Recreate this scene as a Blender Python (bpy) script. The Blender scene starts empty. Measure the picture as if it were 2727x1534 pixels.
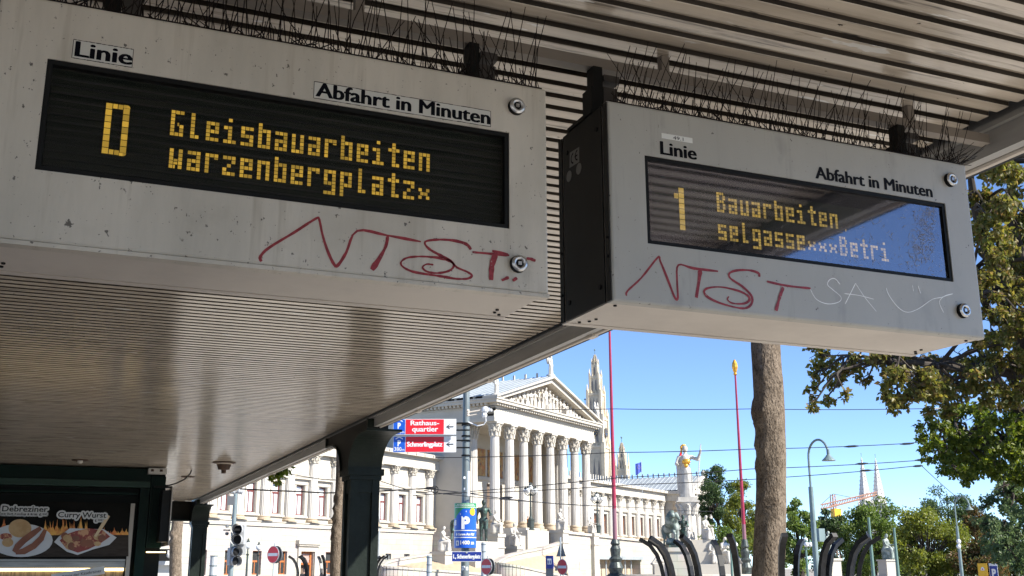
import bpy, math, random
from mathutils import Vector, Matrix, noise
rnd = random.Random(7)
R_ = math.radians
# ------------------------------------------------------------------ camera, sky, sun, exposure
scene = bpy.context.scene
COL = scene.collection
YAW, PITCH, ROLL, FPX, PW, PH = R_(22.72), R_(14.66), R_(-0.162), 2862.2, 2727.0, 1534.0
EYE = Vector((0, 0, 1.6))
_F = Vector((math.sin(YAW)*math.cos(PITCH), math.cos(YAW)*math.cos(PITCH), math.sin(PITCH)))
_r = Vector((math.cos(YAW), -math.sin(YAW), 0)); _u = _r.cross(_F)
_R = _r*math.cos(ROLL) + _u*math.sin(ROLL); _U = _u*math.cos(ROLL) - _r*math.sin(ROLL)
cam = bpy.data.cameras.new('camera'); camo = bpy.data.objects.new('camera', cam); COL.objects.link(camo)
cam.sensor_width = 36; cam.lens = FPX/PW*36; cam.clip_start = .05; cam.clip_end = 6000
camo.matrix_world = Matrix(((_R.x, _U.x, -_F.x, EYE.x), (_R.y, _U.y, -_F.y, EYE.y), (_R.z, _U.z, -_F.z, EYE.z), (0, 0, 0, 1)))
scene.camera = camo
SUN_AZ, SUN_EL = 140.0, 37.0
world = bpy.data.worlds.new("World"); scene.world = world; world.use_nodes = True
wn = world.node_tree; bg = wn.nodes['Background']
sky = wn.nodes.new('ShaderNodeTexSky'); sky.sky_type = 'NISHITA'; sky.sun_disc = False
sky.sun_elevation = R_(SUN_EL); sky.sun_rotation = R_(SUN_AZ); sky.air_density = .5; sky.dust_density = 0; sky.ozone_density = 4
wn.links.new(sky.outputs[0], bg.inputs[0]); bg.inputs[1].default_value = .122
sl = bpy.data.lights.new('sun', 'SUN'); sl.energy = 4.6; sl.angle = R_(.5); sl.color = (1, .95, .86)
slo = bpy.data.objects.new('sun', sl); COL.objects.link(slo)
SD = Vector((math.sin(R_(SUN_AZ))*math.cos(R_(SUN_EL)), math.cos(R_(SUN_AZ))*math.cos(R_(SUN_EL)), math.sin(R_(SUN_EL))))
slo.rotation_euler = (-SD).to_track_quat('-Z', 'Y').to_euler(); slo.location = SD*200
vs = scene.view_settings; vs.view_transform = 'Standard'; vs.look = 'None'; vs.gamma = 1; vs.exposure = 1.25
scene.render.engine = 'CYCLES'
try: scene.cycles.diffuse_bounces = 6
except Exception: pass

# ------------------------------------------------------------------ measuring helpers (a pixel of the photo to a point of the place)
def ray(x, y): return _R*((x-PW/2)/FPX) + _U*((PH/2-y)/FPX) + _F
def onY(x, y, Y): d = ray(x, y); return EYE + d*(Y/d.y)
def onX(x, y, X): d = ray(x, y); return EYE + d*(X/d.x)
def at(x, y, dist): return EYE + ray(x, y)*dist

# ------------------------------------------------------------------ materials
MATS = {}
def mat(name, col, rough=.6, metal=0., col2=None, ns=6., lo=.42, hi=.62, stretch=(1, 1, 1), bump=0., bs=40., spots=None, spec=.5, emit=None, es=0.):
    if name in MATS: return MATS[name]
    m = bpy.data.materials.new(name); m.use_nodes = True; nt = m.node_tree; N = nt.nodes; L = nt.links
    b = N['Principled BSDF']; b.inputs['Base Color'].default_value = (*col, 1); b.inputs['Roughness'].default_value = rough
    b.inputs['Metallic'].default_value = metal; b.inputs['Specular IOR Level'].default_value = spec
    if emit: b.inputs['Emission Color'].default_value = (*emit, 1); b.inputs['Emission Strength'].default_value = es
    if col2 or bump or spots:
        tc = N.new('ShaderNodeTexCoord'); mp = N.new('ShaderNodeMapping'); mp.inputs['Scale'].default_value = stretch
        L.new(tc.outputs['Object'], mp.inputs[0])
    out = None
    if col2:
        n = N.new('ShaderNodeTexNoise'); n.inputs['Scale'].default_value = ns; n.inputs['Detail'].default_value = 8; n.inputs['Roughness'].default_value = .65
        L.new(mp.outputs[0], n.inputs['Vector']); r = N.new('ShaderNodeMapRange'); r.inputs[1].default_value = lo; r.inputs[2].default_value = hi
        L.new(n.outputs[0], r.inputs[0]); mx = N.new('ShaderNodeMix'); mx.data_type = 'RGBA'; mx.inputs[6].default_value = (*col, 1); mx.inputs[7].default_value = (*col2, 1)
        L.new(r.outputs[0], mx.inputs[0]); out = mx.outputs[2]; L.new(out, b.inputs['Base Color'])
    for (sc, thr, sw, scol, sst) in (spots or []):      # specks and blotches of dirt: scale, threshold, softness, colour, stretch
        mp2 = N.new('ShaderNodeMapping'); mp2.inputs['Scale'].default_value = sst; mp2.inputs['Location'].default_value = (sc*.37, sc*.11, sc*.73)
        L.new(tc.outputs['Object'], mp2.inputs[0])
        n2 = N.new('ShaderNodeTexNoise'); n2.inputs['Scale'].default_value = sc; n2.inputs['Detail'].default_value = 4; n2.inputs['Roughness'].default_value = .6
        L.new(mp2.outputs[0], n2.inputs['Vector']); r2 = N.new('ShaderNodeMapRange'); r2.inputs[1].default_value = thr; r2.inputs[2].default_value = thr+sw
        L.new(n2.outputs[0], r2.inputs[0]); m2 = N.new('ShaderNodeMix'); m2.data_type = 'RGBA'
        if out: L.new(out, m2.inputs[6])
        else: m2.inputs[6].default_value = (*col, 1)
        m2.inputs[7].default_value = (*scol, 1); L.new(r2.outputs[0], m2.inputs[0]); out = m2.outputs[2]; L.new(out, b.inputs['Base Color'])
    if bump:
        n3 = N.new('ShaderNodeTexNoise'); n3.inputs['Scale'].default_value = bs; n3.inputs['Detail'].default_value = 6
        L.new(mp.outputs[0], n3.inputs['Vector']); bp = N.new('ShaderNodeBump'); bp.inputs['Strength'].default_value = bump; bp.inputs['Distance'].default_value = .02
        L.new(n3.outputs[0], bp.inputs['Height']); L.new(bp.outputs[0], b.inputs['Normal'])
    MATS[name] = m; return m

def mat_ashlar(name, col, col2, mort, bw, bh, ms=.012, off=(0, 0, 0)):
    m = bpy.data.materials.new(name); m.use_nodes = True; nt = m.node_tree; N = nt.nodes; L = nt.links; b = N['Principled BSDF']; b.inputs['Roughness'].default_value = .8
    tc = N.new('ShaderNodeTexCoord'); sp = N.new('ShaderNodeSeparateXYZ'); cb = N.new('ShaderNodeCombineXYZ')
    L.new(tc.outputs['Object'], sp.inputs[0]); ad = N.new('ShaderNodeMath'); ad.operation = 'ADD'; L.new(sp.outputs[0], ad.inputs[0]); L.new(sp.outputs[1], ad.inputs[1])
    L.new(ad.outputs[0], cb.inputs[0]); L.new(sp.outputs[2], cb.inputs[1])
    br = N.new('ShaderNodeTexBrick'); br.inputs['Color1'].default_value = (*col, 1); br.inputs['Color2'].default_value = (*col2, 1); br.inputs['Mortar'].default_value = (*mort, 1)
    br.inputs['Scale'].default_value = 1; br.inputs['Mortar Size'].default_value = ms; br.inputs['Brick Width'].default_value = bw; br.inputs['Row Height'].default_value = bh
    L.new(cb.outputs[0], br.inputs['Vector'])
    n = N.new('ShaderNodeTexNoise'); n.inputs['Scale'].default_value = .8; n.inputs['Detail'].default_value = 8; L.new(tc.outputs['Object'], n.inputs['Vector'])
    mx = N.new('ShaderNodeMix'); mx.data_type = 'RGBA'; mx.blend_type = 'MULTIPLY'; mx.inputs[0].default_value = .35
    L.new(br.outputs[0], mx.inputs[6]); L.new(n.outputs['Color'], mx.inputs[7]); L.new(mx.outputs[2], b.inputs['Base Color'])
    MATS[name] = m; return m

def mat_led(name, col, em, es):
    m = mat(name, col, .5, emit=em, es=es); nt = m.node_tree; b = nt.nodes['Principled BSDF']; g = nt.nodes.new('ShaderNodeNewGeometry'); r = nt.nodes.new('ShaderNodeMapRange')
    r.inputs[3].default_value = es*.55; r.inputs[4].default_value = es*1.45; nt.links.new(g.outputs['Random Per Island'], r.inputs[0]); nt.links.new(r.outputs[0], b.inputs['Emission Strength']); return m

def mat_leaf(name, cols, trans=.35):
    m = bpy.data.materials.new(name); m.use_nodes = True; nt = m.node_tree; N = nt.nodes; L = nt.links; N.remove(N['Principled BSDF'])
    g = N.new('ShaderNodeNewGeometry'); cr = N.new('ShaderNodeValToRGB'); e = cr.color_ramp.elements
    while len(e) < len(cols): e.new(.5)
    for i, c in enumerate(cols): e[i].position = i/max(1, len(cols)-1); e[i].color = (*c, 1)
    L.new(g.outputs['Random Per Island'], cr.inputs[0])
    d = N.new('ShaderNodeBsdfPrincipled'); d.inputs['Roughness'].default_value = .45; d.inputs['Specular IOR Level'].default_value = .35
    t = N.new('ShaderNodeBsdfTranslucent'); mx = N.new('ShaderNodeMixShader'); mx.inputs[0].default_value = trans
    hs = N.new('ShaderNodeHueSaturation'); hs.inputs['Value'].default_value = 1.6; hs.inputs['Saturation'].default_value = 1.15
    L.new(cr.outputs[0], d.inputs['Base Color']); L.new(cr.outputs[0], hs.inputs['Color']); L.new(hs.outputs[0], t.inputs[0])
    L.new(d.outputs[0], mx.inputs[1]); L.new(t.outputs[0], mx.inputs[2]); L.new(mx.outputs[0], N['Material Output'].inputs[0]); MATS[name] = m; return m

def mat_pane(name, refl, rough, tint=(1, 1, 1), scratch=0.):
    m = bpy.data.materials.new(name); m.use_nodes = True; nt = m.node_tree; N = nt.nodes; L = nt.links; N.remove(N['Principled BSDF'])
    t = N.new('ShaderNodeBsdfTransparent'); t.inputs[0].default_value = (.93, .95, .93, 1); g = N.new('ShaderNodeBsdfGlossy'); g.inputs['Roughness'].default_value = rough
    g.inputs['Color'].default_value = (*tint, 1)
    mx = N.new('ShaderNodeMixShader'); mx.inputs[0].default_value = refl
    L.new(t.outputs[0], mx.inputs[1]); L.new(g.outputs[0], mx.inputs[2]); last = mx
    if scratch:
        tc = N.new('ShaderNodeTexCoord')
        df = N.new('ShaderNodeBsdfDiffuse'); df.inputs[0].default_value = (.75, .72, .66, 1)
        w = N.new('ShaderNodeTexNoise'); w.inputs['Scale'].default_value = 60; w.inputs['Detail'].default_value = 6; w.inputs['Roughness'].default_value = .75; w.inputs['Distortion'].default_value = 3
        L.new(tc.outputs['Object'], w.inputs['Vector']); r = N.new('ShaderNodeMapRange'); r.inputs[1].default_value = .56; r.inputs[2].default_value = .74; r.inputs[4].default_value = scratch
        L.new(w.outputs[0], r.inputs[0]); m2 = N.new('ShaderNodeMixShader'); L.new(r.outputs[0], m2.inputs[0]); L.new(mx.outputs[0], m2.inputs[1]); L.new(df.outputs[0], m2.inputs[2]); last = m2
    L.new(last.outputs[0], N['Material Output'].inputs[0]); MATS[name] = m; return m

# ------------------------------------------------------------------ mesh builder
class MB:
    def __init__(s, M=None): s.v = []; s.f = []; s.M = M
    def add(s, vs, fs):
        o = len(s.v)
        for p in vs:
            p = Vector(p); s.v.append(s.M @ p if s.M else p)
        s.f += [tuple(i+o for i in f) for f in fs]; return s
    def box(s, x0, x1, y0, y1, z0, z1):
        return s.add([(x0, y0, z0), (x1, y0, z0), (x1, y1, z0), (x0, y1, z0), (x0, y0, z1), (x1, y0, z1), (x1, y1, z1), (x0, y1, z1)],
                     [(0, 3, 2, 1), (4, 5, 6, 7), (0, 1, 5, 4), (1, 2, 6, 5), (2, 3, 7, 6), (3, 0, 4, 7)])
    def cbox(s, c, sx, sy, sz): return s.box(c[0]-sx/2, c[0]+sx/2, c[1]-sy/2, c[1]+sy/2, c[2]-sz/2, c[2]+sz/2)
    def prism(s, poly, a, b, axis='y'):
        n = len(poly); vs = []
        for t in (a, b):
            for (p, q) in poly: vs.append({'y': (p, t, q), 'x': (t, p, q), 'z': (p, q, t)}[axis])
        fs = [tuple(range(n-1, -1, -1)), tuple(range(n, 2*n))] + [(i, (i+1) % n, n+(i+1) % n, n+i) for i in range(n)]
        return s.add(vs, fs)
    def tube(s, pts, rad, n=10, caps=True, flute=0):
        pts = [Vector(p) for p in pts]; k = len(pts); rad = rad if isinstance(rad, (list, tuple)) else [rad]*k
        vs = []; fs = []; up = None
        for i, p in enumerate(pts):
            t = (pts[min(i+1, k-1)]-pts[max(i-1, 0)]).normalized()
            if up is None: up = Vector((0, 0, 1)) if abs(t.z) < .9 else Vector((1, 0, 0))
            a = (up - t*up.dot(t)).normalized(); up = a; b = t.cross(a)
            for j in range(n):
                an = 2*math.pi*j/n; rr = rad[i]*(1-flute*(j % 2)); vs.append(p + (a*math.cos(an)+b*math.sin(an))*rr)
        for i in range(k-1):
            for j in range(n): fs.append((i*n+j, i*n+(j+1) % n, (i+1)*n+(j+1) % n, (i+1)*n+j))
        if caps: fs.append(tuple(range(n-1, -1, -1))); fs.append(tuple((k-1)*n+j for j in range(n)))
        return s.add(vs, fs)
    def lathe(s, c, prof, n=16, flute=0):
        return s.tube([(c[0], c[1], c[2]+z) for r, z in prof], [max(r, 1e-4) for r, z in prof], n, True, flute)
    def ball(s, c, r, n=10, sq=(1, 1, 1)):
        vs = []; fs = []; m = max(4, n//2)
        for i in range(m+1):
            th = math.pi*i/m
            for j in range(n):
                ph = 2*math.pi*j/n; vs.append((c[0]+r*sq[0]*math.sin(th)*math.cos(ph), c[1]+r*sq[1]*math.sin(th)*math.sin(ph), c[2]+r*sq[2]*math.cos(th)))
        for i in range(m):
            for j in range(n): fs.append((i*n+j, i*n+(j+1) % n, (i+1)*n+(j+1) % n, (i+1)*n+j))
        return s.add(vs, fs)
    def disc(s, c, ex, ey, r0, r1, n=28, a0=0, a1=2*math.pi):
        c = Vector(c); ex = Vector(ex); ey = Vector(ey); vs = []; fs = []
        for i in range(n+1):
            a = a0+(a1-a0)*i/n
            for r in (r0, r1): vs.append(c+(ex*math.cos(a)+ey*math.sin(a))*r)
        for i in range(n): fs.append((2*i, 2*i+1, 2*i+3, 2*i+2))
        return s.add(vs, fs)
    def quad(s, a, b, c, d): return s.add([a, b, c, d], [(0, 1, 2, 3)])
    def build(s, name, m, parent=None, smooth=False):
        me = bpy.data.meshes.new(name); me.from_pydata([tuple(p) for p in s.v], [], s.f); me.update()
        if smooth:
            for p in me.polygons: p.use_smooth = True
        me.materials.append(MATS[m] if isinstance(m, str) else m)
        o = bpy.data.objects.new(name, me); COL.objects.link(o)
        if parent: o.parent = parent; o.matrix_parent_inverse = parent.matrix_world.inverted()
        return o
def tag(o, label=None, cat=None, group=None, kind=None):
    if label: o['label'] = label
    if cat: o['category'] = cat
    if group: o['group'] = group
    if kind: o['kind'] = kind
    return o
def thing(name, loc, label, cat, group=None, rz=0):
    o = bpy.data.objects.new(name, None); COL.objects.link(o); o.location = loc; o.rotation_euler = (0, 0, rz); o.empty_display_size = .2
    o.matrix_world = Matrix.Translation(loc) @ Matrix.Rotation(rz, 4, 'Z'); return tag(o, label, cat, group)
def copy_part(src, parent, M):
    o = src.copy(); COL.objects.link(o); o.parent = parent; o.matrix_parent_inverse = Matrix(); o.matrix_basis = M
    for ch in src.children:
        c = ch.copy(); COL.objects.link(c); c.parent = o; c.matrix_parent_inverse = ch.matrix_parent_inverse.copy(); c.matrix_basis = ch.matrix_basis.copy()
    return o

# ------------------------------------------------------------------ lettering and figures, evaluated while the scene is still empty
TXT = {}
def bake_text(body, bold=0.):
    cu = bpy.data.curves.new('lettering', 'FONT'); cu.body = body; cu.size = 1; cu.offset = bold; cu.resolution_u = 3
    o = bpy.data.objects.new('lettering', cu); COL.objects.link(o); dg = bpy.context.evaluated_depsgraph_get()
    me = bpy.data.meshes.new_from_object(o.evaluated_get(dg))
    TXT[body] = ([tuple(v.co) for v in me.vertices], [tuple(p.vertices) for p in me.polygons])
    bpy.data.objects.remove(o); bpy.data.curves.remove(cu); bpy.data.meshes.remove(me)
for b_, bo in (('Linie', 0), ('Abfahrt in Minuten', 0), ('49.1', .0), ('Rathaus-', .012), ('quartier', .012), ('Schmerlingplatz', .016), ('P', .05), ('500', .01), ('380', .01), ('m', .01), ('Garage Am Hof', .02), ('1400 m', .02),
               ('1., Schmerlingplatz', .02), ('Debreziner', .02), ('Curry Wurst', .02), ('mit Senf, Ketchup & Brot', .005), ('6', .02), ('50€', .01), ('König der Käsekrainer', .0)): bake_text(b_, bo)
def text_on(mb, body, org, ex, ey, width, height=None):
    vs, fs = TXT[body]; x0 = min(v[0] for v in vs); x1 = max(v[0] for v in vs); y1 = max(v[1] for v in vs)
    sx = width/(x1-x0); sy = (height/y1) if height else sx; org = Vector(org); ex = Vector(ex); ey = Vector(ey)
    return mb.add([org+ex*((v[0]-x0)*sx)+ey*(v[1]*sy) for v in vs], fs)
FIG = {}
def bake_figure(name, caps, vox):
    mb = MB()
    for (p0, r0, p1, r1) in caps:
        p0 = Vector(p0); p1 = Vector(p1)
        if (p1-p0).length < 1e-4: p1 = p0+Vector((0, 0, 1e-3))
        t = (p1-p0).normalized(); pts = []; rs = []
        for a in (80, 50, 20): pts.append(p0-t*r0*math.sin(R_(a))); rs.append(r0*math.cos(R_(a)))
        for a in (0, 30, 60, 80): pts.append(p1+t*r1*math.sin(R_(a))); rs.append(r1*math.cos(R_(a)))
        mb.tube(pts, rs, 10)
    o = mb.build('figure', 'stone_white'); md = o.modifiers.new('r', 'REMESH'); md.mode = 'VOXEL'; md.voxel_size = vox
    dg = bpy.context.evaluated_depsgraph_get(); me = bpy.data.meshes.new_from_object(o.evaluated_get(dg))
    FIG[name] = ([tuple(v.co) for v in me.vertices], [tuple(p.vertices) for p in me.polygons]); bpy.data.objects.remove(o); bpy.data.meshes.remove(me)
def fig(mb, name, loc, h, rz=0, mirror=False):
    vs, fs = FIG[name]; c, s = math.cos(rz), math.sin(rz); k = -1 if mirror else 1
    vv = [(loc[0]+h*(c*x*k-s*y), loc[1]+h*(s*x*k+c*y), loc[2]+h*z) for x, y, z in vs]
    return mb.add(vv, [f[::-1] for f in fs] if mirror else fs)
mat('stone_white', (.52, .49, .44), .75, col2=(.40, .375, .33), ns=.9, bump=.12, bs=6)
legs = [((-.055, 0, .04), .035, (-.06, .01, .27), .045), ((-.06, .01, .27), .05, (-.045, 0, .5), .075), ((.055, -.03, .04), .035, (.06, -.04, .27), .045), ((.06, -.04, .27), .05, (.045, 0, .5), .075),
        ((-.055, 0, .02), .025, (-.055, -.07, .015), .02), ((.055, -.03, .02), .025, (.055, -.1, .015), .02)]
head = [((0, 0, .82), .035, (0, 0, .88), .035), ((0, -.005, .915), .052, (0, -.01, .945), .056), ((0, -.06, .92), .012, (0, -.05, .94), .01)]
torso = [((0, 0, .5), .085, (0, 0, .6), .075), ((0, 0, .6), .075, (0, 0, .74), .1), ((-.11, 0, .77), .045, (.11, 0, .77), .045)]
armdn = lambda k: [((k*.14, 0, .77), .042, (k*.165, .01, .62), .034), ((k*.165, .01, .62), .033, (k*.16, -.04, .48), .024), ((k*.16, -.04, .46), .022, (k*.16, -.05, .42), .016)]
armup = lambda k: [((k*.13, 0, .77), .042, (k*.24, -.02, .72), .034), ((k*.24, -.02, .72), .033, (k*.31, -.07, .86), .024), ((k*.31, -.07, .86), .026, (k*.315, -.07, .9), .022)]
armfw = lambda k: [((k*.13, 0, .77), .042, (k*.17, -.06, .64), .034), ((k*.17, -.06, .64), .033, (k*.12, -.2, .62), .024), ((k*.12, -.2, .62), .022, (k*.11, -.25, .63), .016)]
robe = [((0, 0, .03), .12, (0, 0, .3), .105), ((0, 0, .3), .105, (0, 0, .55), .09), ((.06, -.05, .03), .06, (.03, -.04, .5), .05), ((-.07, -.03, .03), .06, (-.05, -.03, .5), .05), ((.1, .03, .03), .05, (.06, .03, .5), .04), ((-.1, .04, .03), .05, (-.06, .03, .7), .04)]
bake_figure('standing', robe+torso+head+armdn(-1)+armfw(1), .016)
bake_figure('athena', robe+torso+head+armup(1)+armfw(-1)+[((-.13, .04, .1), .06, (-.13, .05, .72), .07)], .013)
bake_figure('nude', legs+torso+head+armdn(-1)+armfw(1), .014)
bake_figure('person', legs+torso+head+armdn(-1)+armdn(1), .012)
bake_figure('seated', [((0, 0, .33), .11, (0, 0, .45), .09), ((0, 0, .45), .09, (0, -.02, .6), .11), ((-.11, -.02, .63), .05, (.11, -.02, .63), .05), ((0, -.02, .68), .036, (0, -.03, .74), .036), ((0, -.05, .78), .06, (0, -.06, .81), .058),
    ((-.07, 0, .33), .075, (-.1, -.24, .33), .065), ((.07, 0, .33), .075, (.11, -.22, .37), .065), ((-.1, -.24, .33), .058, (-.11, -.22, .05), .05), ((.11, -.22, .37), .058, (.12, -.27, .05), .05),
    ((-.13, 0, .63), .045, (-.17, -.1, .47), .036), ((-.17, -.1, .47), .035, (-.1, -.22, .42), .026), ((.13, 0, .63), .045, (.19, -.06, .48), .036), ((.19, -.06, .48), .035, (.2, -.22, .5), .026), ((0, .02, .1), .15, (0, .02, .3), .14), ((0, -.16, .06), .13, (0, -.1, .25), .12)], .018)
bake_figure('reclining', [((-.35, 0, .12), .06, (-.05, 0, .14), .09), ((-.05, 0, .14), .1, (.22, 0, .3), .11), ((.22, -.08, .36), .05, (.22, .08, .36), .05), ((.28, 0, .46), .062, (.28, 0, .48), .06), ((-.1, -.06, .14), .07, (-.3, -.08, .3), .05), ((-.3, -.08, .3), .05, (-.48, -.05, .06), .04),
    ((.22, -.1, .36), .04, (.34, -.12, .18), .035), ((.34, -.12, .18), .03, (.4, -.05, .06), .025), ((.2, .1, .36), .04, (.05, .1, .25), .03), ((-.5, 0, .03), .05, (.4, 0, .03), .07)], .018)
wing = lambda k: [((k*.06, .06, .7), .06, (k*.2, .1, .95), .075), ((k*.2, .1, .95), .08, (k*.2, .1, 1.12), .05), ((k*.14, .1, .6), .06, (k*.24, .1, .85), .06)]
bake_figure('winged', robe+torso+head+armdn(-1)+armdn(1)+wing(1)+wing(-1), .02)
bake_figure('horse', [((-.3, 0, .52), .15, (.25, 0, .55), .16), ((.25, 0, .62), .11, (.42, 0, .86), .075), ((.42, 0, .88), .07, (.58, 0, .76), .04), ((.4, .03, .95), .018, (.4, .03, 1.0), .008), ((.4, -.03, .95), .018, (.4, -.03, 1.0), .008),
    ((-.32, .07, .45), .09, (-.3, .08, .27), .055), ((-.3, .08, .27), .04, (-.38, .08, .03), .03), ((-.34, -.07, .45), .09, (-.28, -.08, .27), .055), ((-.28, -.08, .27), .04, (-.34, -.08, .03), .03),
    ((.26, .07, .45), .07, (.27, .07, .25), .04), ((.27, .07, .25), .035, (.26, .07, .03), .03), ((.28, -.07, .45), .07, (.44, -.07, .36), .04), ((.44, -.07, .36), .035, (.38, -.07, .16), .028), ((-.44, 0, .58), .03, (-.56, 0, .3), .04)], .022)
# ================================================================== GROUND
mat('asphalt', (.06, .06, .062), .9, col2=(.085, .083, .08), ns=1.5, bump=.3, bs=60)
mat('paving', (.44, .415, .375), .85, col2=(.37, .345, .31), ns=2, bump=.2, bs=30)
mat('gravel', (.30, .27, .23), .95, col2=(.25, .22, .185), ns=3)
g = MB().quad((-3000, -3000, 0), (3000, -3000, 0), (3000, 3000, 0), (-3000, 3000, 0)).build('ground', 'gravel'); tag(g, kind='structure')
tag(MB().box(-7.5, 9.0, -30, 60, -.3, .13).build('pavement', 'paving'), kind='structure')
tag(MB().quad((9.0, -120, .004), (23, -120, .004), (23, 260, .004), (9.0, 260, .004)).build('road', 'asphalt'), kind='structure')
tr = MB()
for x in (12, 13.435, 17, 18.435): tr.box(x-.04, x+.04, -120, 260, -.1, .008)
mat('rail_steel', (.35, .34, .33), .35, metal=.9)
tag(tr.build('tram_tracks', 'rail_steel'), kind='structure')

# ================================================================== TRAM SHELTER
mat('ceiling_paint', (.61, .53, .43), .17, spec=.8, col2=(.46, .395, .32), ns=2.2, stretch=(.35, 6, 3),
    spots=[(5.5, .54, .14, (.20, .17, .14), (.5, 7, 4)), (9, .67, .02, (.72, .70, .66), (.35, 1.6, 1)), (34, .69, .04, (.05, .045, .04), (.6, 1, 1))])
mat('groove_shade', (.075, .064, .053), .8, spec=.03, col2=(.04, .034, .028), ns=5, stretch=(.3, 6, 3), spots=[(20, .62, .06, (.05, .045, .04), (.3, 1, 1))])  # groove walls coloured near black, putting the shade of the gaps into the colour
mat('groove_brown', (.40, .33, .26), .7, spec=.2, col2=(.22, .185, .15), ns=5, stretch=(.3, 6, 3), spots=[(20, .60, .06, (.05, .045, .04), (.3, 1, 1))])
mat('beam_paint', (.36, .35, .33), .38, col2=(.28, .27, .25), ns=3, stretch=(2, .35, 3), spots=[(30, .72, .03, (.09, .085, .08), (1, .6, 1))])
mat('black_iron', (.006, .0065, .006), .5, spec=.2)
mat('dark_tin', (.06, .06, .058), .6, col2=(.04, .04, .04), ns=4)
mat('green_paint', (.015, .021, .0175), .45, spec=.12, col2=(.010, .014, .012), ns=2.5, bump=.25, bs=14, spots=[(28, .70, .03, (.035, .045, .04), (1, 1, .5))])
mat('conduit', (.62, .55, .47), .45)
ZC = 3.03
sh = thing('tram_shelter', (2.87, 10.84, .13), 'cream ribbed tram shelter roof with grey edge beam standing on green iron columns', 'shelter')
PT = .0825; y = -7.0; cl = MB(); gr = MB(); gb = MB(); XA, XB = -8.3, 2.70
while y < 24.25:
    a, b, c, d_ = y, y+.0505, y+.0505, y+PT          # rib face, then a narrow groove
    for (p, q) in (((a, ZC+.0012), (a+.0015, ZC)), ((a+.0015, ZC), (b-.0015, ZC)), ((b-.0015, ZC), (b, ZC+.0012))):
        cl.quad((XA, p[0], p[1]), (XB, p[0], p[1]), (XB, q[0], q[1]), (XA, q[0], q[1]))
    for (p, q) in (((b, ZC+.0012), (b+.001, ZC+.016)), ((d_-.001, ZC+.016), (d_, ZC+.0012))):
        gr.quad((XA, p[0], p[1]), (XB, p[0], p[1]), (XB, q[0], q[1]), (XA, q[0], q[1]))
    gb.quad((XA, b+.001, ZC+.016), (XB, b+.001, ZC+.016), (XB, d_-.001, ZC+.016), (XA, d_-.001, ZC+.016)); y += PT
ce = cl.build('ceiling', 'ceiling_paint', sh); gr.build('groove_sides', 'groove_shade', ce); gb.build('groove_bottoms', 'groove_brown', ce)
MB().box(-8.4, 2.735, -7.2, 24.6, ZC+.05, ZC+.3).build('roof_slab', 'dark_tin', sh)
MB().box(2.742, 2.785, -7.2, 24.6, 2.92, ZC+.32).build('edge_beam', 'beam_paint', sh)
MB().box(2.722, 2.741, -7.2, 24.6, ZC-.028, ZC-.011).build('beam_trim', 'beam_paint', sh)
MB().box(-8.5, -8.4, -7.2, 24.6, 2.92, ZC+.32).build('edge_beam', 'beam_paint', sh)
cd = MB(); 
for k in range(9): cd.tube([(2.81, -6+k*3.3, 2.923), (2.81, -2.75+k*3.3, 2.923)], .013, 8)
for k in range(19): cd.box(2.787, 2.827, -6.1+k*1.65, -6.02+k*1.65, 2.905, 2.94)
cd.build('conduit', 'conduit', sh)
MB().box(2.824, 2.86, -7.2, 24.6, 2.925, 3.0).build('gutter', 'black_iron', sh)
MB().prism([(2.861, 2.96), (4.65, 3.86), (4.65, 3.92), (2.787, 3.1), (2.787, 3.02), (2.861, 3.02)], -7.2, 24.6).build('shadow_eave', 'dark_tin', sh)  # unseen eave, added and sloped so its edge shapes the sun on the columns
eb = MB().box(-8.4, 2.73, 24.28, 24.45, 2.65, ZC-.001)
for k in range(28): eb.box(-8.3+k*.39, -8.285+k*.39, 24.262, 24.279, 2.7, 2.98)
mat('end_panel', (.02, .019, .015), .6, spec=.1, col2=(.013, .013, .011), ns=3)
eb.build('end_panel', 'end_panel', sh); MB().box(-8.4, 2.7, 24.2, 24.4, 2.61, 2.649).build('end_panel_trim', 'green_paint', sh)
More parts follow.
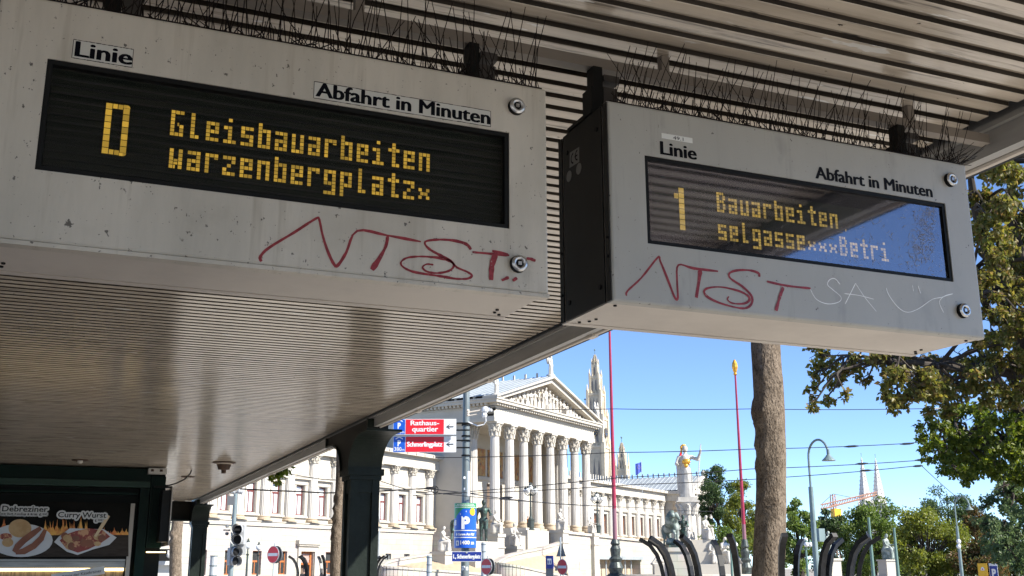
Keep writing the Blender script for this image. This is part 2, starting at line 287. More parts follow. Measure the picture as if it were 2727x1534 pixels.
def column(cx, cy):
    h = .15; m = MB(); m.box(cx-h+.03, cx+h-.03, cy-h+.03, cy+h-.03, .13, 2.75)
    for sx in (-1, 1):
        for sy in (-1, 1): m.box(cx+sx*h-(.075 if sx > 0 else 0), cx+sx*h+(.075 if sx < 0 else 0), cy+sy*h-(.075 if sy > 0 else 0), cy+sy*h+(.075 if sy < 0 else 0), .13, 2.75)
    m.box(cx-h-.03, cx+h+.03, cy-h-.03, cy+h+.03, .131, .5); m.box(cx-h+.01, cx+h-.01, cy-h+.01, cy+h-.01, 2.35, 2.57)
    c = m.build('column', 'green_paint', sh)
    k = MB(); k.box(cx-h-.035, cx+h+.035, cy-h-.035, cy+h+.035, 2.52, 2.585); k.box(cx-h-.015, cx+h+.015, cy-h-.015, cy+h+.015, 2.475, 2.519); k.build('capital', 'green_paint', c)
    for s in (-1, 1):
        L_, z0, z1 = .86, 2.586, 2.905; poly = [(cy, ZC-.035), (cy+s*L_, ZC-.035), (cy+s*L_, z1)]
        for i in range(1, 13):
            a = math.pi/2*i/12; poly.append((cy+s*(.17+(L_-.2-.17)*(1-math.sin(a))+.0), z1-(z1-z0)*(1-math.cos(a))))
        poly += [(cy, z0)]
        if s < 0: poly = poly[::-1]
        b = MB().prism(poly, cx-.17, cx+.02, 'x'); b.build('bracket', 'black_iron', c)
        fl = MB(); 
        pp = [p for p in (poly if s > 0 else poly[::-1])][2:15]
        for i in range(len(pp)-1):
            (ya, za), (yb, zb) = pp[i], pp[i+1]
            fl.add([(cx-.19, ya, za), (cx+.16, ya, za), (cx+.16, yb, zb), (cx-.19, yb, zb), (cx-.19, ya, za-.02), (cx+.16, ya, za-.02), (cx+.16, yb, zb-.02), (cx-.19, yb, zb-.02)],
                   [(0, 1, 2, 3), (4, 7, 6, 5), (0, 4, 5, 1), (3, 2, 6, 7), (0, 3, 7, 4), (1, 5, 6, 2)])
        fl.box(cx-.19, cx-.11, cy+s*L_-.015, cy+s*L_+.015, z1, ZC-.036); fl.build('bracket_flange', 'green_paint', c)
for cy in (-2.3, 10.84, 24.0): column(2.868, cy)

# ceiling fittings
mat('white_plastic', (.6, .58, .53), .4); mat('rust', (.09, .05, .032), .7, col2=(.05, .03, .02), ns=8)
def ceiling_lamp(px, py, label, dome):
    q = ray(px, py); p = EYE+q*((ZC-1.6)/q.z); t = thing('ceiling_lamp', (p.x, p.y, ZC), label, 'lamp', 'lamps fixed to the shelter ceiling')
    MB().lathe((p.x, p.y, ZC), [(.15, -.001), (.16, -.01), (.145, -.016)] if dome else [(.1, -.001), (.11, -.008), (.1, -.014)], 20).build('mounting_plate', 'rust', t)
    if dome:
        MB().lathe((p.x, p.y, ZC), [(.10, -.016), (.095, -.045), (.075, -.10), (.032, -.105), (.03, -.15), (0, -.153)], 18).build('lamp_body', 'rust', t)
        MB().lathe((p.x, p.y, ZC), [(.115, -.0165), (.115, -.03), (.1, -.031)], 20).build('lamp_rim', 'conduit', t)
    else:
        MB().lathe((p.x, p.y, ZC), [(.035, -.014), (.035, -.035), (.02, -.05), (0, -.052)], 14).build('lamp_bulb', 'white_plastic', t)
ceiling_lamp(597, 1231, 'rusty brown ceiling fitting with a hanging socket under the ribbed shelter roof', True)
ceiling_lamp(214, 1224, 'small flush ceiling fitting with a pale bulb above the snack kiosk', False)
ceiling_lamp(500, 1269, 'flat empty ceiling plate beside the hanging black cable', False)
cb = MB(); pts = []
for (x, y_) in ((507, 1236), (511, 1250), (506, 1262), (492, 1276), (470, 1287), (452, 1292), (440, 1293)): pts.append(at(x, y_, 15.9))
cb.tube(pts, .011, 6); mat('cable', (.01, .01, .011), .5)
tag(cb.build('hanging_cable', 'cable'), 'loose black cable hanging from the ceiling to the kiosk corner', 'cable')

# ================================================================== SNACK KIOSK
mat('kiosk_green', (.002, .014, .0105), .4, spec=.12, col2=(.0015, .010, .008), ns=2); mat('kiosk_dark', (.0015, .004, .0035), .5, spec=.15); mat('kiosk_trim', (.006, .03, .02), .35, spec=.3)
mat('shutter', (.32, .32, .31), .35, metal=.5, col2=(.24, .24, .235), ns=3, stretch=(1, 1, 12)); mat('alu', (.33, .30, .26), .4, metal=.4)
KY = 16.4
kp = lambda x, y: onY(x, y, KY)
KX0, KX1 = -3.7, kp(437, 1350).x
kz = lambda y: kp(200, y).z
ki = thing('snack_kiosk', (-1.2, 17.9, .13), 'dark green snack kiosk under the shelter roof with lit serving hatch', 'kiosk')
xP = kp(340, 1400).x; xF = kp(372, 1400).x; xC = kp(395, 1350).x
MB().box(KX0, KX1, KY+.15, 20, .131, kz(1242)).build('body', 'kiosk_dark', ki)
MB().box(KX0, xC, KY, KY+.149, kz(1277), kz(1243)).build('header', 'kiosk_green', ki)
MB().box(KX0, xC+.0, KY-.05, KY+.149, kz(1295), kz(1278)).build('header_trim', 'kiosk_trim', ki)
MB().box(KX0, xF-.05, KY+.02, KY+.149, kz(1314), kz(1308)).build('header_rail', 'kiosk_green', ki)
MB().box(xF-.03, xC, KY-.02, KY+.149, .131, kz(1296)).build('corner_post', 'kiosk_green', ki)
m = MB().box(xC+.012, KX1, KY+.02, KY+.149, kz(1458), kz(1262)); m.box(xC+.05, KX1-.04, KY+.005, KY+.019, kz(1446), kz(1290)); m.build('corner_panel', 'kiosk_green', ki)
MB().box(xP+.02, xP+.075, KY-.005, KY+.02, .8, kz(1338)).build('post', 'alu', ki)
m = MB()
for k, (a, b) in enumerate(((1489, 1495), (1496, 1512))): m.box(KX0, xP+.01, KY+.02+.02*k, KY+.149, kz(b), kz(a))
m.build('shutter', 'shutter', ki)
mat('warm_tube', (1, .8, .45), .4, emit=(1, .72, .30), es=2.2)
MB().box(KX0, xP, KY+.06, KY+.149, kz(1521), kz(1513)).build('light_strip', 'warm_tube', ki)
MB().box(xC+.015, KX1+.06, KY-.1, KY-.06, kz(1470)-.008, kz(1470)+.008).build('light_strip', 'warm_tube', ki)
mat('hatch_glow', (.25, .2, .14), .6, col2=(.1, .08, .06), ns=6, stretch=(6, 1, .5))
MB().box(KX0, xP, KY+.1, KY+.149, .9, kz(1522)).build('hatch', 'hatch_glow', ki)
m = MB(); p = kp(404, 1248)
m.box(p.x-.05, p.x+.2, KY-.16, KY-.01, kz(1258), kz(1243)); jb = m.build('junction_box', 'white_plastic'); tag(jb, 'dirty white junction box at the top corner of the green kiosk', 'box')
for q in (-.0, .12): MB().lathe((p.x+q, KY-.17, kz(1252)), [(.02, 0), (.02, .03)], 8).build('knockout', 'rust', jb)
# menu board: a flat printed panel
mb_ = thing('menu_board', (-1, KY, kz(1410)), 'dark menu board with sausages on plates and flames above the kiosk hatch', 'menu board')
mat('menu_dark', (.006, .0065, .0055), .5, spec=.06, col2=(.010, .0095, .008), ns=1.5); mat('menu_wood', (.05, .04, .033), .5, spec=.1, col2=(.032, .026, .022), ns=4, stretch=(1, 1, 8))
mat('print_white', (.55, .55, .53), .5); mat('print_black', (.01, .01, .01), .5); mat('flame', (.55, .14, .03), .5, col2=(.75, .4, .08), ns=9); mat('sausage', (.22, .065, .025), .35, col2=(.16, .045, .02), ns=6)
mat('bread', (.5, .33, .16), .6, col2=(.4, .24, .1), ns=7); mat('plate', (.52, .53, .54), .35); mat('ketchup', (.22, .02, .012), .3, col2=(.5, .25, .12), ns=9, lo=.5, hi=.56); mat('stick', (.6, .46, .28), .5)
Y0 = KY-.012
MB().box(KX0, xP, Y0, KY+.05, kz(1488), kz(1337)).build('panel', 'menu_dark', mb_)
YL = [Y0]
def layer(): YL[0] -= .002; return YL[0]
def poly(pts, name, m_, y=None):
    yy = layer() if y is None else y
    vs = [onY(a, b, KY) for a, b in pts]; b = MB(); b.add([(v.x, yy, v.z) for v in vs], [tuple(range(len(vs)))]); return b.build(name, m_, mb_)
def kb(x, y): return (x*.24426, 1180+y*.2443)      # from the enlarged crop
poly([kb(-300, 1020), kb(1400, 1000), kb(1400, 1235), kb(-300, 1245)], 'wood_floor', 'menu_wood')
yy = layer(); rf = random.Random(3)
def flame_cluster(x0, x1, base, hmax, n):
    fl = MB()
    for i in range(n):
        x = rf.uniform(x0, x1); h = rf.uniform(.3, 1)*hmax; w = rf.uniform(14, 30); o = []
        for (a, b) in ((-w, 0), (-w*.9, h*.35), (-w*.2, h*.6), (rf.uniform(-8, 8), h), (w*.25, h*.55), (w*.8, h*.4), (w, 0)): o.append(kb(x+a, base-b))
        vs = [onY(a, b, KY) for a, b in o]; fl.add([(v.x, yy-.0002*i, v.z) for v in vs], [(0, 1, 2), (0, 2, 6), (2, 4, 6), (2, 3, 4), (4, 5, 6)])
    fl.build('flames', 'flame', mb_)
flame_cluster(-40, 80, 960, 150, 8); flame_cluster(480, 720, 1005, 190, 16); flame_cluster(720, 960, 1010, 260, 18); flame_cluster(1130, 1400, 1002, 90, 12)
YL[0] -= .006
def ell(cx, cy, rx, ry, n=28): return [kb(cx+rx*math.cos(2*math.pi*i/n), cy-ry*math.sin(2*math.pi*i/n)) for i in range(n)]
poly(ell(230, 1060, 345, 182), 'plate', 'plate'); poly(ell(218, 930, 125, 100), 'bread_roll', 'bread'); poly(ell(65, 1020, 70, 38), 'sauce', 'ketchup'); poly(ell(85, 1085, 62, 48), 'mustard', 'bread')
def ribbon(pts, w, yv):
    b = MB(); n = len(pts); P_ = [Vector((p_[0], p_[1])) for p_ in pts]; vs = []; fs = []
    for i in range(n):
        t = (P_[min(i+1, n-1)]-P_[max(i-1, 0)]).normalized(); nn = Vector((-t.y, t.x)); ww = w if not isinstance(w, (list, tuple)) else w[i]
        for s_ in (-1, 1): q_ = P_[i]+nn*s_*ww; v = onY(q_.x, q_.y, KY); vs.append((v.x, yv, v.z))
    for i in range(n-1): fs.append((2*i, 2*i+1, 2*i+3, 2*i+2))
    return b.add(vs, fs)
ribbon([kb(*p_) for p_ in ((445, 925), (360, 985), (260, 1060), (190, 1130), (150, 1185))], [5, 8, 8.5, 8.5, 5], layer()).build('sausage', 'sausage', mb_)
ribbon([kb(*p_) for p_ in ((170, 1195), (260, 1180), (370, 1120), (450, 1040), (495, 945))], [5, 8.5, 8.5, 8, 4.5], layer()).build('sausage', 'sausage', mb_)
poly([kb(*p_) for p_ in ((590, 1080), (640, 1020), (760, 930), (1130, 940), (1270, 1030), (1190, 1110), (1010, 1160), (845, 1220), (730, 1185))], 'paper_tray', 'plate')
poly([kb(*p_) for p_ in ((650, 1060), (740, 990), (820, 960), (960, 930), (1120, 950), (1200, 1020), (1100, 1090), (960, 1160), (850, 1195), (720, 1150))], 'curry_sausage', 'ketchup')
rk = random.Random(5)
for i in range(13): 
    a, b = rk.uniform(700, 1130), rk.uniform(985, 1130); poly(ell(a, b, rk.uniform(35, 60), rk.uniform(25, 45), 10), 'sausage_slice', rk.choice(['sausage', 'bread', 'ketchup', 'sausage']))
ribbon([kb(*p_) for p_ in ((1180, 790), (1110, 905), (1035, 1020))], [4.8, 4.6, 3.2], layer()).build('wooden_fork', 'stick', mb_)
def menu_text(body, x0, x1, yb, capy, halo=True):
    a = onY(*kb(x0, yb), KY); b = onY(*kb(x1, yb), KY); c = onY(*kb(x0, capy), KY); h = c.z-a.z
    if halo:
        yv = layer(); m_ = MB(); vs, fs = TXT[body]
        for k in range(12): text_on(m_, body, (a.x+.022*math.cos(k*.5236), yv-.00005*k, a.z+.022*math.sin(k*.5236)), (1, 0, 0), (0, 0, 1), b.x-a.x, h)
        m_.build('lettering_outline', 'print_white', mb_)
    text_on(MB(), body, (a.x, layer()-.001, a.z), (1, 0, 0), (0, 0, 1), b.x-a.x, h).build('lettering', 'print_black', mb_)
menu_text('Debreziner', 22, 520, 745, 685); menu_text('mit Senf, Ketchup & Brot', 18, 400, 782, 762, True); menu_text('6', 425, 455, 795, 765); menu_text('50€', 462, 510, 785, 768)
menu_text('Curry Wurst', 630, 1155, 810, 752); menu_text('6', 1030, 1058, 862, 828); menu_text('50€', 1062, 1112, 850, 830)
a = onY(*kb(560, 1475), KY); b = onY(*kb(1140, 1385), KY); bn = MB(); dx = (b-a); dx.y = 0; L_ = dx.length; dx.normalize(); up = Vector((-dx.z, 0, dx.x))
o = Vector((a.x, KY-.03, a.z)); bn.quad(o-up*.05, o+dx*L_-up*.05, o+dx*L_+up*.055, o+up*.055); bo_ = bn.build('banner', 'print_white'); tag(bo_, 'white tilted banner with black lettering across the kiosk hatch', 'banner')
text_on(MB(), 'König der Käsekrainer', o+dx*(L_*.2)-up*.018+Vector((0, -.003, 0)), dx, up, L_*.74).build('lettering', 'print_black', bo_)
# slim framed box on the kiosk's right side
lb = thing('light_box', onY(447, 1380, 16), 'slim dark framed display box hung on the right end of the kiosk', 'display box')
a = onY(433, 1306, 16); b = onY(449, 1443, 16); c = onY(457, 1300, 16)
MB().box(a.x, b.x+.0, 15.95, 16.9, b.z, a.z).build('panel', 'black_iron', lb); MB().box(b.x+.001, c.x+.0, 15.92, 16.95, b.z-.05, a.z+.04).build('frame', 'alu', lb)
MB().box(a.x-.1, c.x+.03, 16.2, 16.24, a.z+.05, a.z+.075).build('hanger', 'black_iron', lb)
# small dark fascia with a pale emblem beyond the kiosk
aw = MB(); a = at(436, 1462, 34); b = at(472, 1494, 34); aw.box(a.x-.6, b.x, a.y, a.y+.3, b.z, a.z); o = aw.build('shop_fascia', 'black_iron'); tag(o, 'dark shop fascia with small pale emblem behind the left tree trunk', 'shop front')
e_ = MB(); c = at(452, 1478, 33.7); e_.lathe((c.x, c.y-.05, c.z-.1), [(.03, 0), (.09, .05), (.1, .12), (.05, .14)], 8); e_.box(c.x-.08, c.x-.03, c.y-.1, c.y-.02, c.z+.03, c.z+.14); e_.box(c.x+.03, c.x+.08, c.y-.1, c.y-.02, c.z+.03, c.z+.14); e_.build('emblem', 'print_white', o)
MB().box(a.x-.6, b.x, a.y+.1, a.y+.3, a.z-3.0, b.z-.002).build('shop_front', 'print_white', o); MB().box(a.x-.6, b.x, a.y-.15, a.y+.1, b.z-.12, b.z-.003).build('sill', 'print_white', o)
# ================================================================== DEPARTURE DISPLAYS
SY = 2.3; ZB, ZT = 2.246, 2.788
mat('panel_worn', (.60, .545, .465), .42, metal=0, bump=.12, bs=4, col2=(.465, .425, .36), ns=3.2, stretch=(2.2, 1, .45), lo=.35, hi=.7,
    spots=[(7, .62, .2, (.40, .36, .30), (1, 1, 1)), (5, .56, .2, (.40, .35, .28), (5, 1, .35)), (2.2, .55, .25, (.44, .39, .32), (1, 1, 1.4)), (62, .665, .03, (.12, .105, .09), (1, 1, .8)), (24, .72, .04, (.20, .17, .14), (1, 1, 1)), (14, .74, .03, (.28, .22, .17), (1, 1, 1)), (110, .66, .04, (.16, .14, .12), (1, 1, 1))])
mat('panel_grey', (.41, .395, .358), .42, metal=0, bump=.10, bs=4, col2=(.37, .357, .328), ns=4, stretch=(1.5, 1, .6), lo=.35, hi=.7,
    spots=[(8, .58, .16, (.29, .28, .26), (1, 1, .5)), (5, .57, .2, (.31, .295, .265), (5, 1, .35)), (110, .67, .04, (.13, .12, .11), (1, 1, 1)), (66, .68, .025, (.07, .065, .06), (1, 1, .7)), (30, .70, .03, (.16, .155, .15), (1, 1, 1))])
mat('housing_under', (.60, .54, .475), .45, col2=(.52, .465, .41), ns=3, spots=[(40, .75, .02, (.12, .1, .09), (1, 1, 1))])
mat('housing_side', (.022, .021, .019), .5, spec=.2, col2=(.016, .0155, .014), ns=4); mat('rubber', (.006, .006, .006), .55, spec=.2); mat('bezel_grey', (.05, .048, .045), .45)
mat('lcd_dark', (.003, .005, .0035), .5, spec=.1, col2=(.006, .008, .0055), ns=14, stretch=(.2, 1, 6)); mat('lcd_navy', (.003, .0035, .008), .5, spec=.1, bump=.6, bs=260)
mat('lcd_green', (.008, .012, .007), .5, spec=.1, col2=(.008, .013, .008), ns=9)
mat_led('led_amber', (.30, .2, .02), (.95, .54, .06), .16); mat_led('led_pale', (.28, .2, .03), (.95, .60, .10), .16)
mat('chrome', (.62, .61, .6), .28, metal=.85, col2=(.45, .44, .43), ns=60); mat('ink', (.004, .004, .007), .6, spec=.08); mat('ink_faded', (.011, .012, .016), .6, spec=.08)
mat('sticker', (.58, .56, .51), .35); mat('sticker_white', (.72, .72, .69), .4); mat('sticker_edge', (.06, .05, .045), .6)
mat('tag_red', (.2, .008, .016), .5, col2=(.33, .03, .04), ns=50, spots=[(120, .66, .04, (.34, .30, .28), (1, 1, 1))]); mat('scratch_white', (.88, .88, .86), .5)
mat('wire_rust', (.012, .008, .0065), .7, spec=.15); mat('rail_brown', (.19, .16, .13), .55, col2=(.2, .17, .14), ns=6, stretch=(.4, 1, 3)); mat('bracket_iron', (.05, .042, .036), .6, col2=(.03, .025, .022), ns=12)
mat_pane('pane_left', .022, .05); mat_pane('pane_right', .21, .05, (.90, .88, 1.0), .34)
GL = {'G': [(0, 2, 0, 13), (2, 6, 11, 13), (2, 6, 0, 2), (4, 6, 2, 6), (3, 4, 5, 7)], 'l': [(1, 3, 0, 13), (3, 5, 0, 2)], 'e': [(0, 2, 0, 10), (2, 6, 0, 2), (2, 6, 4, 6), (2, 6, 8, 10), (4, 6, 6, 8)],
      'i': [(2, 4, 2, 9), (0, 2, 7, 9), (0, 6, 0, 2), (2, 4, 11, 13)], 's': [(0, 6, 8, 10), (0, 2, 6, 8), (0, 6, 4, 6), (4, 6, 2, 4), (0, 6, 0, 2)], 'b': [(0, 2, 0, 13), (2, 6, 8, 10), (4, 6, 0, 8), (2, 4, 0, 2)],
      'a': [(0, 4, 8, 10), (4, 6, 0, 10), (0, 4, 4, 6), (0, 2, 2, 4), (0, 4, 0, 2)], 'u': [(0, 2, 0, 10), (4, 6, 0, 10), (2, 4, 0, 2)], 'r': [(0, 2, 0, 10), (2, 6, 8, 10), (4, 6, 7, 8)], 't': [(2, 4, 0, 13), (0, 2, 8, 10), (4, 6, 8, 10), (4, 6, 0, 2)],
      'n': [(0, 2, 0, 10), (2, 6, 8, 10), (4, 6, 0, 8)], 'w': [(0, 2, 0, 10), (4, 6, 0, 10), (2, 4, 2, 5), (2, 3, 0, 2)], 'z': [(0, 6, 8, 10), (4, 6, 6, 8), (2, 4, 4, 6), (0, 2, 2, 4), (0, 6, 0, 2)], 'g': [(0, 2, 2, 10), (2, 6, 8, 10), (4, 6, -3, 8), (2, 4, 2, 4), (0, 4, -3, -1)],
      'p': [(0, 2, -3, 10), (2, 6, 8, 10), (4, 6, 2, 8), (2, 4, 2, 4)], '*': [(0, 2, 5, 7), (4, 6, 5, 7), (1, 3, 3, 5), (3, 5, 3, 5), (0, 2, 1, 3), (4, 6, 1, 3)], 'B': [(0, 2, 0, 13), (2, 5, 11, 13), (2, 5, 6, 8), (2, 5, 0, 2), (4, 6, 2, 6), (4, 6, 8, 11)],
      ',': [(3, 4, -1, 1)]}
def cells(m, x0, x1, z0, z1, y, nx, nz, g=.0008):
    dx, dz = (x1-x0)/nx, (z1-z0)/nz
    for i in range(nx):
        for j in range(nz): m.quad((x0+i*dx+g, y, z0+j*dz+g), (x0+(i+1)*dx-g, y, z0+j*dz+g), (x0+(i+1)*dx-g, y, z0+(j+1)*dz-g), (x0+i*dx+g, y, z0+(j+1)*dz-g))
def led_line(m, s, x0, x1, z0, zcap, y):
    pitch = (x1-x0)/(len(s)-.25); ux = pitch/8.; uz = (zcap-z0)/13.
    for k, ch in enumerate(s):
        for (a, b, c, d) in GL[ch]: cells(m, x0+k*pitch+a*ux, x0+k*pitch+b*ux, z0+c*uz, z0+d*uz, y, max(1, (b-a+1)//2), max(1, (d-c+1)//2), .00075)
def strokes(m, lines, y, conv, w):
    for pts in lines:
        P_ = [onY(*conv(*p), SY) for p in pts]; Q = []
        for i in range(len(P_)-1):            # smooth the hand-drawn line
            p0, p1, p2, p3 = P_[max(i-1, 0)], P_[i], P_[i+1], P_[min(i+2, len(P_)-1)]
            for t in (0, .25, .5, .75):
                Q.append(.5*((2*p1)+(p2-p0)*t+(2*p0-5*p1+4*p2-p3)*t*t+(3*p1-p0-3*p2+p3)*t**3))
        Q.append(P_[-1]); vs = []; fs = []; n = len(Q)
        for i in range(n):
            t = (Q[min(i+1, n-1)]-Q[max(i-1, 0)]); t.y = 0
            if t.length < 1e-6: t = Vector((1, 0, 0))
            t.normalize(); nn = Vector((-t.z, 0, t.x)); ww = w*(.85+.5*noise.noise(Q[i]*19)+.3*noise.noise(Q[i]*170))*(.7 if i in (0, n-1) else 1)
            for s_ in (-1, 1): v = Q[i]+nn*ww*s_; vs.append((v.x, y, v.z))
        for i in range(n-1): fs.append((2*i, 2*i+1, 2*i+3, 2*i+2))
        m.add(vs, fs); y -= .00012
def display(name, X0, X1, S, label, left):
    sx0, sx1, sz0, sz1 = S; t = thing(name, ((X0+X1)/2, SY+.15, ZB), label, 'display', 'departure displays under the shelter roof')
    P_ = 'panel_worn' if left else 'panel_grey'; c = .007
    m = MB(); O = [(X0+c, SY, ZB+c), (X1-c, SY, ZB+c), (X1-c, SY, ZT-c), (X0+c, SY, ZT-c)]; I = [(sx0, SY, sz0), (sx1, SY, sz0), (sx1, SY, sz1), (sx0, SY, sz1)]
    C1 = [(X0+.002, SY+.002, ZB+.002), (X1-.002, SY+.002, ZB+.002), (X1-.002, SY+.002, ZT-.002), (X0+.002, SY+.002, ZT-.002)]
    C2 = [(X0, SY+c, ZB), (X1, SY+c, ZB), (X1, SY+c, ZT), (X0, SY+c, ZT)]; C3 = [(x, SY+.028, z) for x, _, z in C2]; I2 = [(x, SY+.006, z) for x, _, z in I]
    rings = [I2, I, O, C1, C2, C3]
    for a, b in zip(rings, rings[1:]):
        for k in range(4): m.quad(a[k], a[(k+1) % 4], b[(k+1) % 4], b[k])
    fp = m.build('front_panel', P_, t)
    U = 'housing_under'
    h = MB().box(X0+.003, X1-.003, SY+.0325, SY+.268, ZB+.002, ZT-.002); h.box(X0+.002, X1-.002, SY+.2725, SY+.30, ZB+.001, ZT-.001); hs = h.build('housing', U, t)
    MB().box(X0+.012, X1-.012, SY+.026, SY+.274, ZB+.010, ZT-.010).build('seal', 'rubber', t)
    sd = MB()
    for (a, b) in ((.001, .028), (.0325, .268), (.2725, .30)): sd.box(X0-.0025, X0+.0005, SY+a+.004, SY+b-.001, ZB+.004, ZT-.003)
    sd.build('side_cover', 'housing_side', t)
    for (yy, zz) in ((.06, .05), (.24, .05), (.06, -.06), (.24, -.06), (.014, .12), (.014, .17), (.285, .08), (.285, .2)):
        z_ = (ZB+zz) if zz > 0 else ZT+zz; rv = MB(); rv.tube([(X0-.0025, SY+yy, z_), (X0-.006, SY+yy, z_)], .007 if .03 < yy < .27 else .004, 10); rv.build('rivet', 'rubber', t)
    for (xx, yy) in ((.03, .045), (.03, .25), (.055, .2), (.05, .23)):
        for X in (X0+xx, X1-xx): us = MB(); us.tube([(X, SY+yy, ZB+.002), (X, SY+yy, ZB-.0015)], .0045, 10); us.build('screw', 'rubber', t)
    if left: MB().box(X0, X1, SY-.004, SY+.0275, ZB-.010, ZB-.001).build('bottom_lip', P_, t)
    # window: rubber gasket, bezel, display panel, letters, pane
    b = MB(); w = .011
    for k, (a, q) in enumerate((((sx0-.001, sz0-.001), (sx1+.001, sz0+w)), ((sx0-.001, sz1-w), (sx1+.001, sz1+.001)), ((sx0-.001, sz0+w), (sx0+w, sz1-w)), ((sx1-w, sz0+w), (sx1+.001, sz1-w)))):
        b.box(a[0], q[0], SY+.0035, SY+.0255, a[1], q[1])
    b.build('gasket', 'rubber', t)
    b = MB(); e = .02 if left else .002
    yb = SY+.0235
    b.quad((sx0+w, yb, sz0+w), (sx1-w, yb, sz0+w), (sx1-w, yb, sz1-w), (sx0+w, yb, sz1-w)); sc = b.build('screen', 'lcd_dark' if left else 'lcd_navy', t)
    if not left:
        g_ = MB(); g_.quad((sx0+.03, yb-.001, sz0+.042), (sx1-.1, yb-.001, sz0+.042), (sx1-.1, yb-.001, sz1-.05), (sx0+.03, yb-.001, sz1-.05)); g_.build('matrix_panel', 'lcd_green', sc)
        k_ = MB()
        for xx in (.0, .332, .664): k_.box(sx0+.03+xx, sx0+.0315+xx, yb-.0015, yb-.0011, sz0+.042, sz1-.05)
        k_.build('panel_joint', 'rubber', sc)
    else:
        k_ = MB()
        for i in range(13): z_ = sz0+.02+i*.0165; k_.box(sx0+w, sx1-w, yb-.0012, yb-.0004, z_, z_+.0045)
        k_.build('ceiling_reflection_lines', 'rubber', sc)  # dark bars drawn in as the ribbed ceiling mirrored in the screen
    return t, sc, (sx0, sx1, sz0, sz1, yb)
def lock(t, px, py):
    p = onY(px, py, SY); y = SY
    m = MB().tube([(p.x-.000, y-.0005, p.z), (p.x, y-.012, p.z)], [.0215, .021], 28); k = m.build('lock', 'rubber', t)
    r = MB(); ring = [(.0095, -.012), (.0115, -.0165), (.0165, -.0165), (.0205, -.0125)]; n = 32; vs = []; fs = []
    for i in range(n):
        a = 2*math.pi*i/n
        for (rr, yy) in ring: vs.append((p.x+rr*math.cos(a), y+yy, p.z+rr*math.sin(a)))
    for i in range(n):
        for j in range(3): fs.append((4*i+j, 4*((i+1) % n)+j, 4*((i+1) % n)+j+1, 4*i+j+1))
    r.add(vs, fs); r.build('lock_ring', 'chrome', k, True); MB().box(p.x-.0045, p.x+.0045, y-.0155, y-.0115, p.z-.0045, p.z+.0045).build('lock_pin', 'chrome', k)
def flat_text(t, body, pl, pr, ptop, name='lettering', m_='ink', y=SY-.0008):
    a = onY(*pl, SY); b = onY(*pr, SY); c = onY(*ptop, SY); m = MB()
    for k in range(5): text_on(m, body, (a.x+(k-2)*.0011, y-.00004*k, a.z+(.0006 if k % 2 else -.0004)), (1, 0, 0), (0, 0, 1), b.x-a.x, c.z-a.z)
    return m.build(name, m_, t)
def sticker(t, corners, m_='sticker', edge=True):
    c = [onY(*q, SY) for q in corners]; x0 = sum(p.x for p in (c[0], c[3]))/2; x1 = sum(p.x for p in (c[1], c[2]))/2; z1 = (c[0].z+c[1].z)/2; z0 = (c[2].z+c[3].z)/2
    s_ = MB().box(x0, x1, SY-.0005, SY+.0002, z0, z1).build('sticker', m_, t)
    if edge:
        e = MB(); w = .0007; rr = random.Random(int(x0*1000)); N_ = 40
        for (zz, sg) in ((z1, 1), (z0, -1)):
            xs = [x0+(x1-x0)*i/N_ for i in range(N_+1)]; zs = [zz+sg*.0005*rr.random()-sg*.001*max(0, rr.random()-.6) for _ in xs]
            for i in range(N_): ww = w*(.7+rr.random()); e.quad((xs[i], SY-.0007, zs[i]-ww), (xs[i+1], SY-.0007, zs[i+1]-ww), (xs[i+1], SY-.0007, zs[i+1]+ww), (xs[i], SY-.0007, zs[i]+ww))
        for xx in (x0, x1): e.box(xx-w, xx+w, SY-.0007, SY-.0004, z0, z1)
        e.build('grime_edge', 'sticker_edge', s_)
    return s_
def hanger(t, X, half=.014):
    m = MB(); Y = SY+.14
    m.box(X-half, X+half, Y-.02, Y+.02, ZT-.003, 2.946); m.box(X-half-.010, X-half, Y-.025, Y+.03, ZT-.002, 2.88)
    m.box(X-half-.03, X+half+.05, Y-.06, Y+.09, ZT-.002, ZT+.008); m.build('hanger', 'black_iron', t)
    q = MB().box(X+half+.002, X+half+.045, Y-.02, Y+.02, ZT+.009, ZT+.10); q.box(X+half+.002, X+half+.05, Y-.025, Y+.02, ZT+.115, ZT+.135); q.build('hanger_clamp', 'bracket_iron', t)
